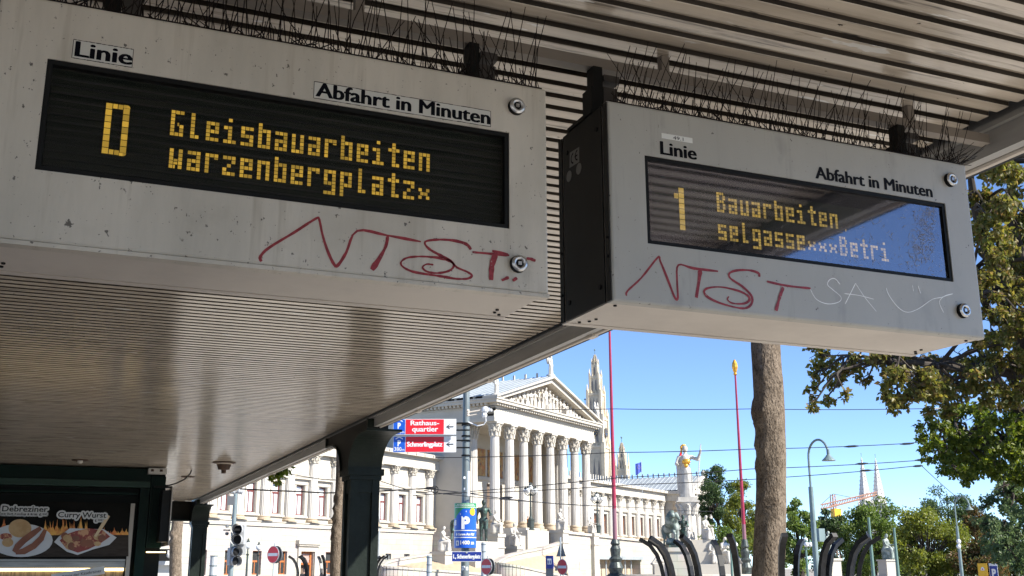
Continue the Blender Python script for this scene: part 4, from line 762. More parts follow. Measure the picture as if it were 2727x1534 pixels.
m = MB(); m.add([(p0-.4, pw-.6, 15.2), (pc, pw-.6, 18.5), (pc, 30, 18.5), (p0-.4, 30, 15.2), (p1+.4, pw-.6, 15.2), (p1+.4, 30, 15.2)], [(0, 1, 2, 3), (1, 4, 5, 2)])
for k in range(26): w = pw+k*1.0; m.add([(p0-.4, w, 15.32), (p0-.4, w+.13, 15.32), (pc, w+.13, 18.62), (pc, w, 18.62), (p0-.4, w, 15.1), (pc, w, 18.4)], [(0, 1, 2, 3), (0, 3, 5, 4)])
for k in range(20): m.box(pc-.1, pc+.1, pw+1+k*1.2, pw+1.3+k*1.2, 18.5, 19.3)
lb_(m, 'pavilion_roof', 'lead_roof', pb)
for k in range(4): put(ecp, T_(p0+1.4+k*3.6, pw+.7))
m = MB()
for k in range(2): m.box(p0-.06, p0+.31, pw+3+k*2.6, pw+3.9+k*2.6, 5.1, 13.1)
lb_(m, 'pavilion_pilaster', 'stone_warm', pb); lb_(MB().box(p0+.27, p0+.32, pw+4.2, pw+5.4, 6, 9.6), 'pavilion_window', 'glass_dark', pb)

# ================================================================== TERRACE, RAMPS, STATUES
def walls(name, path, th, label, root=None):
    m = MB(); n = len(path)
    for (a, b) in zip(path, path[1:]):
        A = Vector(a); B = Vector(b); t = Vector((B.x-A.x, B.y-A.y, 0)).normalized(); q = Vector((-t.y, t.x, 0))*th/2
        for (zt, zb, k) in ((0, -.22, 1.35), (-.221, None, 1)):
            vs = []
            for P_ in (A, B):
                for s in (-1, 1): vs.append((P_.x+q.x*s*k, P_.y+q.y*s*k, P_.z+zt))
            for P_ in (A, B):
                for s in (-1, 1): vs.append((P_.x+q.x*s*k, P_.y+q.y*s*k, (P_.z+zb) if zb is not None else -1.6))
            m.add(vs, [(0, 2, 3, 1), (0, 4, 6, 2), (1, 3, 7, 5), (0, 1, 5, 4), (2, 6, 7, 3)])
    o = bthing(name, label, 'wall'); lb_(m, 'wall', 'ashlar', o); return o
def arc(pts, n=6):
    Q = []; P_ = [Vector(p) for p in pts]
    for i in range(len(P_)-1):
        p0_, p1_, p2_, p3_ = P_[max(i-1, 0)], P_[i], P_[i+1], P_[min(i+2, len(P_)-1)]
        for j in range(n):
            t = j/n; Q.append(.5*((2*p1_)+(p2_-p0_)*t+(2*p0_-5*p1_+4*p2_-p3_)*t*t+(3*p1_-p0_-3*p2_+p3_)*t**3))
    return Q+[P_[-1]]
mat('ramp_gravel', (.42, .33, .22), .9, col2=(.36, .28, .19), ns=1)
LT = arc([(-36, -8, .45), (-33.5, -7.4, .95), (-28, -7.6, 1.55), (-22, -8, 2.05), (-15.5, -8.2, 2.55)]); LBp = arc([(-36, -8, .45), (-36.4, -9.3, .35), (-34.5, -11, .15), (-29, -13, -.2), (-23, -14.2, -.55)])
walls('ramp_wall', LT, .6, 'pale curved ramp parapet rising at the left, beside the seated statue')
walls('ramp_wall', LBp, .6, 'pale curved outer wall of the left ramp, bending round its low end')
RT = arc([(-22, -13, .8), (-19.5, -13, 1.5), (-16, -12.8, 1.95), (-9, -12, 2.6), (-1.5, -10.6, 3.45)]); RBp = arc([(-22, -13, .8), (-22.6, -14.2, .7), (-21.3, -15.6, .35), (-17, -16.4, -.25), (-12, -17, -.85)])
walls('ramp_wall', RT, .6, 'pale ramp parapet climbing to the terrace, right of the parking sign pole')
walls('ramp_wall', RBp, .6, 'pale curved outer wall of the middle ramp, beside the no-entry sign')
m = MB()
for A, B in ((LT, LBp), (RT, RBp)):
    for i in range(len(A)-1): m.quad((A[i].x, A[i].y, A[i].z-.7), (A[i+1].x, A[i+1].y, A[i+1].z-.7), (B[i+1].x, B[i+1].y, B[i+1].z-.5), (B[i].x, B[i].y, B[i].z-.5))
o = lb_(m, 'ramp', 'ramp_gravel', None); o.matrix_basis = BM; tag(o, kind='structure')
tw = bthing('terrace_wall', 'long pale ashlar terrace wall with a dark garage opening below the portico', 'wall')
m = MB(); wall(m, -1, 8.8, -1.6, 4.3, -10, []); wall(m, 8.8, 42, -1.6, 3.3, -10, [(9.5, 24, -1.58, 1.25)], 3.0); m.quad((8.8, -10, 3.3), (42, -10, 3.3), (42, -10, 3.55), (8.8, -10, 4.3)); m.quad((-1, -10, 4.3), (8.8, -10, 4.3), (8.8, -10, 4.3), (-1, -10, 4.62)); m.quad((-1, -10, -1.6), (-1, -10, 4.62), (-1, -2, 4.62), (-1, -2, -1.6)); lb_(m, 'wall', 'ashlar', tw)
m = MB(); m.add([(-1.3, -10.25, 4.45), (42, -10.25, 3.45), (42, -10.25, 3.75), (-1.3, -10.25, 4.75), (-1.3, -2, 4.45), (42, -2, 3.45), (42, -2, 3.75), (-1.3, -2, 4.75)], [(0, 1, 2, 3), (3, 2, 6, 7), (0, 4, 5, 1), (0, 3, 7, 4)]); lb_(m, 'coping', 'stone', tw)
m = MB(); m.box(9.6, 24, -8, -7.8, -1.6, 1.2); lb_(m, 'garage_door', 'interior', tw); m = MB(); m.box(9.2, 24.4, -10.35, -10.01, 1.26, 1.75); lb_(m, 'lintel', 'lead_roof', tw)
m = MB()
for k in range(6): m.tube([(11.5+k*2.1, -9.4, -1.6), (11.5+k*2.1, -9.4, 1.2)], .12, 8)
lb_(m, 'garage_posts', 'lead_roof', tw)
lb_(MB().box(4.4, 6.6, -10.06, -10.01, -.1, .9), 'wall_plaque', 'print_white', tw)
def seated(u, w, z, h, rz, label, pw_=1.5):
    o = bthing('seated_statue', label, 'statue', 'seated stone statues on the ramp plinths', BM @ T_(u, w, 0))
    m = MB(); m.box(-pw_/2, pw_/2, -pw_*.6, pw_*.6, -1.6, z-.35); m.box(-pw_/2-.12, pw_/2+.12, -pw_*.6-.12, pw_*.6+.12, z-.349, z-.001); m.box(-pw_/2-.1, pw_/2+.1, -pw_*.6-.1, pw_*.6+.1, z-1.6, z-1.45); lb_(m, 'plinth', 'stone', o)
    m = MB(); fig(m, 'seated', (0, 0, z), h, rz); lb_(m, 'figure', 'stone_white', o, True)
seated(-26, -8.8, 1.85, 3.1, .5, 'white seated statue leftmost of the ramp statues, before the plain wall')
seated(-17.6, -10.3, 3.9, 3.1, .4, 'white seated statue on a tall plinth beside the dark bronze man')
seated(-14.3, -10.9, 2.55, 3.1, -.3, 'white hunched seated statue on a low plinth below the first portico columns')
seated(-1.9, -10.4, 4.75, 3.1, .3, 'white seated statue on the terrace corner above the stepped parapet')
seated(8.6, -9.6, 4.65, 2.6, -.3, 'white seated statue on the terrace between the two tall candelabra')
m = MB(); m.box(-12.5, -5, -9.5, -5, -1.6, 3.9); m.box(-9, -3.6, -9.8, -4, -1.599, 4.6); m.box(-6.2, -2.6, -8, -2.3, -1.598, 5.0); o = lb_(m, 'stepped_parapet', 'stone', None); o.matrix_basis = BM; tag(o, 'white stepped stone block wall flanking the portico stairs', 'wall')
mat('bronze', (.035, .045, .04), .5, metal=.4, col2=(.07, .13, .105), ns=2.2, lo=.5, hi=.62); mat('bronze_green', (.10, .135, .12), .6, metal=.1, col2=(.34, .38, .345), ns=1.3, lo=.45, hi=.6)
o = bthing('bronze_statue', 'dark bronze man striding with outstretched hand behind the parking sign', 'statue', None, BM @ T_(-20.6, -9.3, 0)); m = MB(); fig(m, 'nude', (.35, -1.2, 3.0), 4.6, -.9); lb_(m, 'figure', 'bronze', o, True); m = MB(); fig(m, 'horse', (-2.0, .9, 3.0), 3.6, .4); lb_(m, 'horse', 'bronze', o, True); lb_(MB().box(-2.6, 2.2, -2, 2, -1.6, 2.99), 'plinth', 'stone', o)
mat('globe_glass', (.72, .73, .72), .15); mat('lamp_iron', (.05, .062, .056), .5, metal=.3); mat('lamp_green', (.12, .2, .17), .5, metal=.2)
def candelabra(M, h, globes, r, label, gm='lamp_iron', spread=.55, group=None, pot=True, cap=None):
    o = bthing('street_candelabra', label, 'street lamp', group, M); s = h/6
    m = MB(); pr = [(.5*s, 0), (.55*s, .15*s), (.38*s, .3*s), (.42*s, .5*s), (.46*s, 1.3*s), (.5*s, 1.45*s), (.3*s, 1.6*s), (.16*s, 1.9*s), (.13*s, 3*s), (.17*s, 3.05*s), (.12*s, 3.15*s), (.1*s, 4.6*s), (.2*s, 4.75*s), (.12*s, 4.9*s)] if pot else [(.3*s, 0), (.3*s, .5*s), (.14*s, .7*s), (.1*s, 4.6*s), (.2*s, 4.8*s)]
    m.lathe((0, 0, 0), pr, 12)
    pts = [(math.cos(2*math.pi*k/(globes-1)), math.sin(2*math.pi*k/(globes-1))) for k in range(globes-1)] if globes > 1 else []
    for (a, b) in pts: m.tube([(0, 0, 4.7*s), (a*spread*.6, b*spread*.6, 4.6*s), (a*spread, b*spread, 4.85*s)], .05*s, 6)
    m.tube([(0, 0, 4.8*s), (0, 0, 5.3*s)], .07*s, 6); lb_(m, 'post', gm, o)
    for (a, b, z) in [(a*spread, b*spread, 4.85*s) for a, b in pts]+[(0, 0, 5.3*s)]:
        g_ = MB().ball((a, b, z+r), r, 12); gg = lb_(g_, 'globe', 'globe_glass', o, True); c = MB().lathe((a, b, z+1.85*r), [(r*.62, 0), (r*.5, r*.35), (r*.3, r*.5), (r*.28, r*.8), (r*.05, r*1.2)], 8); lb_(c, 'lamp_cap', cap or gm, gg)
candelabra(BM @ T_(-5.0, -8, 4.62), 5.7, 5, .32, 'dark candelabra with white globes before the fourth portico column', spread=.75, group='candelabra on the terrace')
candelabra(BM @ T_(12.9, -8.6, 4.35), 5.9, 5, .32, 'dark candelabra with white globes at the right end of the portico', spread=.75, group='candelabra on the terrace')
# athena fountain
FM = Matrix.Translation(at(1838, 1516, 118)) @ Matrix.Rotation(R_(-28), 4, 'Z'); FM[2][3] = 1.6; fo = bthing('fountain_monument', 'white fountain monument with a helmeted goddess on a tall column', 'monument', None, FM)
z_ = lambda y: (1516-y)/2862*118*1.04
zf, zt = z_(1337), z_(1205); Hf = (zt-zf)
m = MB(); fig(m, 'athena', (0, 0, zf), Hf*1.02, R_(-14)); fg = lb_(m, 'goddess', 'stone_white', fo, True); mat('gold', (.75, .42, .06), .35, metal=.6, col2=(.6, .3, .04), ns=6)
m = MB(); hz = zf+Hf*.955; m.ball((0, .04, hz+.06), .31, 12, (.95, 1.05, .95)); 
for k in range(7): a = R_(-30+k*22); m.ball((-.08+.34*math.sin(-a)*.9-.05, .12, hz+.3*math.cos(a)+.14), .13, 8)
m.tube([(-.3, .15, hz+.25), (-.42, .2, hz-.15), (-.36, .2, hz-.55)], [.11, .12, .05], 8); lb_(m, 'helmet', 'gold', fg, True)
m = MB(); m.ball((.05, -.42, zf+Hf*.70), .42, 12, (1.1, .55, .8)); m.ball((.02, -.45, zf+Hf*.62), .22, 10, (1, .55, 1.2)); 
for k in range(9): m.ball((.05+.42*math.cos(k*.7), -.45, zf+Hf*.69+.34*math.sin(k*.7)), .09, 6)
lb_(m, 'breastplate', 'gold', fg, True)
m = MB(); m.tube([(1.05, -.5, zf+.1), (1.72, -.35, zf+Hf*1.0), (1.78, -.34, zf+Hf*1.05)], [.05, .06, .02], 6); lb_(m, 'spear', 'stone_white', fg)
m = MB(); zc_ = z_(1367)
m.box(-1.05, 1.05, -1.05, 1.05, zf-.4, zf-.001); m.box(-1.25, 1.25, -1.25, 1.25, zf-.55, zf-.401); m.lathe((0, 0, zc_-.7), [(.8, 0), (.85, .4), (1.0, .8), (1.2, 1.2), (1.25, zf-.56-zc_+.7)], 14)
for k in range(8): a = k*.785; m.tube([(math.cos(a)*.8, math.sin(a)*.8, zc_-.5), (math.cos(a)*1.0, math.sin(a)*1.0, zc_+.2), (math.cos(a)*1.35, math.sin(a)*1.35, zc_+.5)], [.3, .26, .1], 6)
m.tube([(0, 0, z_(1445)), (0, 0, zc_-.7)], [.95, .85], 24, True, .06); lb_(m, 'column', 'stone_white', fo)
m = MB(); m.box(-2.2, 2.2, -2.2, 2.2, z_(1475), z_(1445)); m.box(-2.8, 2.8, -2.6, 2.6, z_(1505), z_(1475)-.001); m.box(-4, 5.2, -3.4, 3.4, z_(1530), z_(1505)-.001); m.box(-3.4, 4.6, -2.8, 2.8, -1.6, z_(1530)-.001); m.lathe((0, 0, -1.6), [(7, 0), (7.2, .9), (7.0, 1.0)], 24); lb_(m, 'pedestal', 'stone', fo)
for (x, y, z, h, rz, kind, mir) in ((-1.5, -1.9, z_(1447), 3.0, .3, 'seated', False), (1.7, -1.6, z_(1445), 3.0, .8, 'seated', False), (-.2, -2.5, z_(1475), 2.6, .1, 'standing', False), (3.6, -1.6, z_(1505), 3.3, .9, 'seated', True), (2.4, -2.2, z_(1504), 3.0, .3, 'seated', False), (4.6, -1, z_(1507), 2.6, -.6, 'reclining', True), (-2.9, -2.4, z_(1506), 2.8, .2, 'reclining', False)):
    m = MB(); fig(m, kind, (x, y, z), h, rz, mir); lb_(m, 'seated_figure', 'stone_white', fo, True)
# bronze group on the white block
HM = Matrix.Translation(at(1806, 1516, 96)) @ Matrix.Rotation(R_(-22), 4, 'Z'); HM[2][3] = 1.6; ho = bthing('bronze_group', 'green patinated bronze man holding a rearing horse on a white block', 'statue', None, HM); zz = lambda y: (1516-y)/2862*96*1.04
m = MB(); m.box(-.98, .98, -1.6, 1.6, -1.6, zz(1474)); m.box(-1.1, 1.1, -1.75, 1.75, zz(1474)+.001, zz(1464)); lb_(m, 'block', 'ashlar', ho); zb = zz(1464)
m = MB(); fig(m, 'horse', (-.55, -.2, zb+.05), 3.15, R_(-75)); m.tube([(-.75, -1.0, zb+1.9), (-.75, -1.5, zb+2.6), (-.7, -1.7, zb+3.0)], [.5, .42, .3], 10); m.tube([(-.7, -1.7, zb+3.0), (-.6, -2.2, zb+2.6)], [.3, .16], 8); m.ball((-.5, .4, zb+.5), .5, 10, (1, 1, .8)); lb_(m, 'horse', 'bronze_green', ho, True)
m = MB(); fig(m, 'nude', (.55, -.4, zb), 2.9, R_(-30)); lb_(m, 'man', 'bronze', ho, True); m = MB(); m.box(-.95, .95, -1.4, 1.4, zb+.001, zb+.22); lb_(m, 'base', 'bronze', ho)

# ================================================================== TOWERS BEYOND
mat('tower_stone', (.58, .50, .37), .85, col2=(.47, .41, .31), ns=.22, lo=.42, hi=.6); mat('tower_shade', (.19, .18, .17), .9); mat('spire_pale', (.66, .64, .62), .85, col2=(.46, .44, .42), ns=.5)
def tower(px, dist, stages, tip, label, name, half_top=.35, rz=53-8, pale='tower_stone', clock=None, group=None):
    c = at(px, 1516, dist); M = Matrix.Translation((c.x, c.y, 1.6)) @ Matrix.Rotation(R_(90-rz), 4, 'Z'); o = bthing(name, label, 'tower', group, M); Z = lambda y: at(px, y, dist).z-1.6
    m = MB(); dk = MB(); pn = MB()
    for i, (yb, yt, hw, n) in enumerate(stages):
        z0, z1 = Z(yb) if yb else -1.6, Z(yt); m.box(-hw, hw, -hw, hw, z0, z1-.002); m.box(-hw*1.09, hw*1.09, -hw*1.09, hw*1.09, z1-.9, z1-.003)
        ht = min(z1-z0, 26 if not yb else 99); bz = z1-ht
        for f in range(4):
            F = Matrix.Rotation(math.pi/2*f, 4, 'Z')
            for k in range(n):
                x = (k-(n-1)/2)*(1.5*hw/n); ww = .30*hw/n; d2 = MB(F); d2.prism([(x-ww, bz+ht*.12), (x+ww, bz+ht*.12), (x+ww, bz+ht*.62), (x, bz+ht*.8), (x-ww, bz+ht*.62)], -hw-.06, -hw+.3); dk.add(d2.v, d2.f)
        for sx in (-1, 1):
            for sy in (-1, 1):
                pw2 = hw*.17; pn.box(sx*hw-pw2, sx*hw+pw2, sy*hw-pw2, sy*hw+pw2, bz, z1+1.2)
                ph = (z1-z0)*.28 if yb else 5; pn.tube([(sx*hw, sy*hw, z1+1.2), (sx*hw, sy*hw, z1+1.2+ph)], [pw2*1.3, .05], 4)
                for f in (.33,): pn.tube([(sx*hw*f, -hw*sy, z1), (sx*hw*f, -hw*sy, z1+ph*.5)], [pw2*.7, .04], 4); pn.tube([(-hw*sy, sx*hw*f, z1), (-hw*sy, sx*hw*f, z1+ph*.5)], [pw2*.7, .04], 4)
    zt = Z(stages[-1][1]); hw = stages[-1][2]; ztip = Z(tip); sp = MB(); K = 12
    for i in range(K): a = zt+(ztip-zt)*i/K; r0 = hw*1.15*(1-i/K)+.1; sp.tube([(0, 0, a), (0, 0, a+(ztip-zt)/K*.96)], [r0, max(.08, hw*1.15*(1-(i+1)/K)+.05)], 8); 
    for i in range(1, K): 
        for k in range(8): a = k*.785; r0 = hw*1.15*(1-i/K); sp.tube([(r0*.95*math.cos(a), r0*.95*math.sin(a), zt+(ztip-zt)*i/K), ((r0+.4)*math.cos(a), (r0+.4)*math.sin(a), zt+(ztip-zt)*i/K+.7)], [.3*hw/3, .08], 4)
    lb_(m, 'shaft', pale, o); lb_(dk, 'openings', 'tower_shade', o); lb_(pn, 'pinnacles', pale, o); lb_(sp, 'spire', pale, o); f_ = MB().tube([(0, 0, ztip-.1), (0, 0, ztip+2.2)], .12, 5); f_.ball((0, 0, ztip+2.4), .4, 6); lb_(f_, 'finial', 'lamp_green', o)
    if clock:
        yb, r = clock; hw = stages[0][2]
        for f in range(4):
            F = Matrix.Rotation(math.pi/2*f, 4, 'Z'); d2 = MB(F); d2.tube([(0, -hw-.05, Z(yb)), (0, -hw-.3, Z(yb))], r, 24); cf = lb_(d2, 'clock_face', 'glass_dark', o); d3 = MB(F)
            for k in range(12): a = k*math.pi/6; d3.box(math.sin(a)*r*.82-.14, math.sin(a)*r*.82+.14, -hw-.36, -hw-.31, Z(yb)+math.cos(a)*r*.82-.14, Z(yb)+math.cos(a)*r*.82+.14)
            d3.box(-.1, .1, -hw-.4, -hw-.37, Z(yb), Z(yb)+r*.7); d3.box(0, r*.5, -hw-.44, -hw-.41, Z(yb)-.1, Z(yb)+.1); lb_(d3, 'clock_hands', 'gold', cf)
    return o
tower(1597, 420, [(None, 1180, 3.9, 3), (1180, 1100, 3.5, 2), (1100, 1030, 2.7, 3), (1030, 980, 1.9, 2), (980, 945, 1.1, 1)], 918, 'tall ochre gothic clock tower with a stepped pinnacled spire behind the portico', 'clock_tower', clock=(1142, 1.9))
tower(1665, 400, [(None, 1243, 1.95, 2), (1243, 1212, 1.25, 2), (1212, 1194, .8, 1)], 1172, 'short ochre gothic turret right of the left red flagpole', 'gothic_turret')
tower(1567, 425, [(None, 1110, 1.2, 1)], 1062, 'slim ochre pinnacle beside the clock tower, left of it', 'pinnacle')
ch = [tower(2319, 850, [(None, 1345, 4.6, 2)], 1208, 'white openwork church spire, left one of the pair above the trees', 'church_spire', pale='spire_pale', group='twin church spires'), tower(2357, 850, [(None, 1345, 4.6, 2)], 1211, 'white openwork church spire, right one of the pair above the trees', 'church_spire', pale='spire_pale', group='twin church spires')]
# ================================================================== STREET FURNITURE
mat('galv', (.17, .20, .205), .45, metal=.3, col2=(.125, .15, .155), ns=3, stretch=(3, 3, .6)); mat('galv_pale', (.40, .43, .44), .45, metal=.2); mat('pole_blue', (.20, .25, .27), .45, metal=.2, col2=(.15, .19, .2), ns=2)
mat('sign_red', (.62, .012, .025), .35); mat('sign_blue', (.008, .085, .48), .35); mat('sign_navy', (.012, .03, .22), .35); mat('sign_white', (.68, .69, .70), .35); mat('sign_green', (.02, .22, .07), .4); mat('sign_yellow', (.75, .40, .015), .4); mat('arrow_grey', (.03, .035, .05), .4); mat('sign_back', (.16, .165, .17), .5, metal=.3)
XD = Vector((1, 0, 0)); ZD = Vector((0, 0, 1))
class Face:                                   # an upright sign face: origin, yaw of its outward normal
    def __init__(s, c, yaw): s.c = Vector(c); s.n = Vector((math.sin(yaw), math.cos(yaw), 0)); s.e = Vector((-s.n.y, s.n.x, 0)); s.k = 0
    def P(s, x, z, o=0.): return s.c+s.e*x+ZD*z+s.n*o
    def plate(s, x0, x1, z0, z1, o, t, name, m_, parent):
        m = MB(); m.add([s.P(x, z, q) for q in (o, o-t) for (x, z) in ((x0, z0), (x1, z0), (x1, z1), (x0, z1))], [(0, 1, 2, 3), (7, 6, 5, 4), (0, 4, 5, 1), (1, 5, 6, 2), (2, 6, 7, 3), (3, 7, 4, 0)]); return m.build(name, m_, parent)
    def shape(s, pts, o, name, m_, parent): return MB().add([s.P(x, z, o) for x, z in pts], [tuple(range(len(pts)))]).build(name, m_, parent)
    def text(s, body, x, z, w, h, o, m_, parent, bold=0):
        m = MB()
        for k in range(1+bold): text_on(m, body, s.P(x+k*w*.006, z, o+.0004*k), s.e, ZD, w, h)
        return m.build('lettering', m_, parent)
def facecam(c, off): return math.atan2(EYE.x-c.x, EYE.y-c.y)+R_(off)
def pole(name, label, pb_, pt, dist, r0, r1, m_, cat, base=True, group=None, steps=()):
    a = at(*pb_, dist); b = at(*pt, dist); c = Vector((a.x, a.y, 0)); o = thing(name, (c.x, c.y, 0), label, cat, group); m = MB()
    m.tube([(c.x, c.y, 0), (c.x, c.y, b.z)], [r0, r1], 14); 
    m.build('pole', m_, o)
    if base: MB().lathe((c.x, c.y, 0), [(r0*1.7, 0), (r0*1.7, .25), (r0*1.3, .7), (r0*1.02, .75)], 14).build('base', m_, o)
    return o, c, b
# tall tram mast that carries the signs
D1 = 28
mo, mc, mt = pole('tram_mast', 'tall grey tram mast carrying the red parking direction boards', (1238, 1534), (1229, 900), D1, .115, .085, 'galv', 'mast')
zat = lambda y, d=D1: at(1235, y, d).z
m = MB(); 
for y in (1118, 1150, 1163, 1205): m.tube([(mc.x, mc.y, zat(y)-.02), (mc.x, mc.y, zat(y)+.02)], .125, 14)
m.build('clamps', 'black_iron', mo)
zz_ = zat(1097); a = at(1243, 1099, D1); b = at(1283, 1092, D1); m = MB(); m.tube([a, b], .02, 6); m.tube([at(1243, 1108, D1), at(1284, 1101, D1)], .015, 6)
for y in (1094, 1099, 1105): m.ball(at(1246, y, D1), .045, 8)
m.build('insulator_arm', 'conduit', mo)
m = MB(); c = at(1292, 1092, D1); m.ball(c, .10, 10); m.ball(c+Vector((.14, 0, .02)), .075, 8); m.ball(c+Vector((-.02, 0, -.14)), .08, 8); m.build('insulator', 'sign_white', mo); m = MB(); m.tube([c+Vector((.12, 0, .05)), c+Vector((.27, 0, .08))], .075, 8); m.tube([c+Vector((.05, 0, -.1)), c+Vector((.22, 0, -.08))], .055, 8); m.build('insulator_clamp', 'black_iron', mo)
m = MB(); m.tube([at(1293, 1104, D1), at(1294, 1122, D1), at(1288, 1131, D1), at(1272, 1134, D1), at(1247, 1124, D1)], .018, 6); m.build('feeder_cable', 'sign_white', mo)
m = MB(); p = at(1248, 1288, D1-.13); m.box(p.x-.03, p.x+.03, p.y-.02, p.y+.02, p.z-.32, p.z+.32); m.build('white_tag', 'sign_white', mo)
for (x, y, s) in ((1237, 1272, .05), (1238, 1302, .05), (1234, 1513, .09), (1243, 1514, .07)): m = MB(); p = at(x, y, D1-.14); m.cbox(p, s, .01, s*1.2); m.build('sticker', 'sign_white', mo)
def arrow_left(F, x, z, s, o, parent):
    m = MB(); 
    for pts in ([(-s, 0), (-s*.1, s*.62), (s*.12, s*.62), (-s*.45, .13*s), (s, .13*s), (s, -.13*s), (-s*.45, -.13*s), (s*.12, -s*.62), (-s*.1, -s*.62)],):
        m.add([F.P(x+a, z+b, o) for a, b in pts], [(0, 1, 2, 3), (3, 4, 5, 6), (6, 7, 8, 0), (0, 3, 6)])
    return m.build('arrow', 'arrow_grey', parent)
def p_sign(F, x, z, h, o, m_, parent, roof=True):
    r = [F.text('P', x-h*.28, z, h*.56, h, o, m_, parent, 3)]
    if roof: r.append(MB().add([F.P(x+a, z+b, o) for a, b in ((-h*.62, h*1.12), (0, h*1.45), (h*.62, h*1.12), (h*.62, h*1.3), (0, h*1.62), (-h*.62, h*1.3))], [(0, 1, 4, 5), (1, 2, 3, 4)]).build('roof_mark', m_, parent))
    return r
def board(y0, y1, lab, red, lines, dist_txt):
    tl = at(1047.5, y0, D1); tr_ = at(1215, y0, D1); bl = at(1047.5, y1, D1); W_ = tr_.x-tl.x; Hh = tl.z-bl.z
    o = thing('direction_sign', (tl.x, tl.y, bl.z), lab, 'direction sign', 'red parking direction boards'); F = Face(((tl.x+tr_.x)/2, (tl.y+tr_.y)/2, bl.z), R_(180)-R_(0)); 
    W_ = (tr_-tl).length; F = Face(((tl+tr_)/2).xy.to_3d()+ZD*bl.z, math.atan2(-(tr_-tl).normalized().y*-1, -(tr_-tl).normalized().x)) if False else F
    e = (tr_-tl); e.z = 0; e.normalize(); F.e = e; F.n = Vector((e.y, -e.x, 0)); F.c = Vector(((tl.x+tr_.x)/2, (tl.y+tr_.y)/2, bl.z)); h = W_/2
    F.plate(-h, h, .0, Hh, 0, .04, 'panel', 'sign_white', o); f1 = -h+W_*.19; f2 = h-W_*.195
    bp = F.plate(-h+.012, f1, .012, Hh-.012, .004, .003, 'blue_field', 'sign_blue', o); F.plate(f1+.015, f2, .012, Hh-.012, .004, .003, 'red_field', red, o)
    p_sign(F, -h+W_*.095, Hh*.40, Hh*.36, .006, 'sign_white', bp); F.text(dist_txt, -h+.03, Hh*.09, W_*.115, Hh*.24, .006, 'sign_white', bp, 1); F.text('m', -h+.04+W_*.115, Hh*.09, W_*.04, None, .006, 'sign_white', bp)
    for (t, x, w, z, hh) in lines: F.text(t, f1+x*W_, z*Hh, w*W_, hh*Hh, .006, 'sign_white', o, 2)
    arrow_left(F, h-W_*.10, Hh*.5, W_*.058, .006, o); m = MB(); m.tube([F.P(h-.02, Hh*.3, -.06), F.P(h+.35, Hh*.3, -.06)], .02, 6); m.tube([F.P(h-.02, Hh*.75, -.06), F.P(h+.35, Hh*.75, -.06)], .02, 6); m.build('bracket', 'black_iron', o)
board(1116, 1159, 'red direction board reading Rathausquartier with a left arrow, upper of the two', 'sign_red', [('Rathaus-', .085, .45, .60, .30), ('quartier', .11, .41, .20, .30)], '500')
board(1162, 1206, 'red direction board reading Schmerlingplatz with a left arrow, lower of the two', 'sign_red', [('Schmerlingplatz', .03, .555, .36, .30)], '380')
# wrapped parking sign on the mast
zt_, zb_ = zat(1338), zat(1459); Rr = .29; po = thing('parking_sign', (mc.x, mc.y, zb_), 'round blue and green parking sign wrapped about the tram mast', 'parking sign')
cz0 = Vector((mc.x, mc.y, 0)); base_a = math.atan2(EYE.y-mc.y, EYE.x-mc.x)
def cyl(x, z, r): a = base_a + x/Rr; return Vector((mc.x+math.cos(a)*r, mc.y+math.sin(a)*r, zb_+z))
def cyl_patch(x0, x1, z0, z1, o, name, m_, parent, n=14, top=None):
    m = MB(); vs = []; fs = []
    for i in range(n+1):
        x = x0+(x1-x0)*i/n; vs += [cyl(x, z0, Rr+o), cyl(x, (top(x) if top else z1), Rr+o)]
    for i in range(n): fs.append((2*i, 2*i+2, 2*i+3, 2*i+1))
    return m.add(vs, fs).build(name, m_, parent)
def cyl_text(body, x, z, w, h, o, m_, parent, bold=1):
    vs, fs = TXT[body]; x0 = min(v[0] for v in vs); x1 = max(v[0] for v in vs); y1 = max(v[1] for v in vs); m = MB()
    for k in range(1+bold): m.add([cyl(x+(v[0]-x0)/(x1-x0)*w+k*w*.008, z+v[1]/y1*h, Rr+o+.0004*k) for v in vs], fs)
    return m.build('lettering', m_, parent)
Hh = zt_-zb_; MB().tube([(mc.x, mc.y, zb_), (mc.x, mc.y, zt_)], Rr, 40).build('drum', 'sign_blue', po); q = Rr*1.5
cyl_patch(-Rr*3, Rr*3, Hh*.66, Hh-.002, .002, 'green_top', 'sign_green', po, 40, top=lambda x: Hh-.002)
cyl_patch(-q*.62, q, Hh*.655, Hh*.88, .003, 'blue_field', 'sign_blue', po, 20, top=lambda x: Hh*(.70+.17*min(1, max(0, (x+q*.62)/.2))))
for z, w in ((.93, .38), (.965, .3), (.895, .42)): 
    m = MB(); r5 = random.Random(int(z*999)); x = -w*.8
    mm = MB(); vs = []
    while x < w*.8:
        d = r5.uniform(.012, .035); mm.add([cyl(x, Hh*z, Rr+.004), cyl(x+d, Hh*z, Rr+.004), cyl(x+d, Hh*z+.016, Rr+.004), cyl(x, Hh*z+.016, Rr+.004)], [(0, 1, 2, 3)]); x += d+.008
    mm.build('small_print', 'sign_white', po)
cyl_text('P', -.105, Hh*.43, .22, Hh*.27, .005, 'sign_white', po, 3); m = MB(); 
m.add([cyl(a, Hh*b, Rr+.005) for a, b in ((-.14, .735), (.02, .795), (.18, .735), (.18, .76), (.02, .825), (-.14, .76))], [(0, 1, 4, 5), (1, 2, 3, 4)]); m.build('roof_mark', 'sign_white', po)
m = MB(); vs = [cyl(.2+.085*math.cos(a*.2618), Hh*.80+.095*math.sin(a*.2618), Rr+.012) for a in range(24)]; m.add(vs+[cyl(.2, Hh*.80, Rr+.014)], [(a, (a+1) % 24, 24) for a in range(24)]); m.build('orange_spot', 'sign_yellow', po)
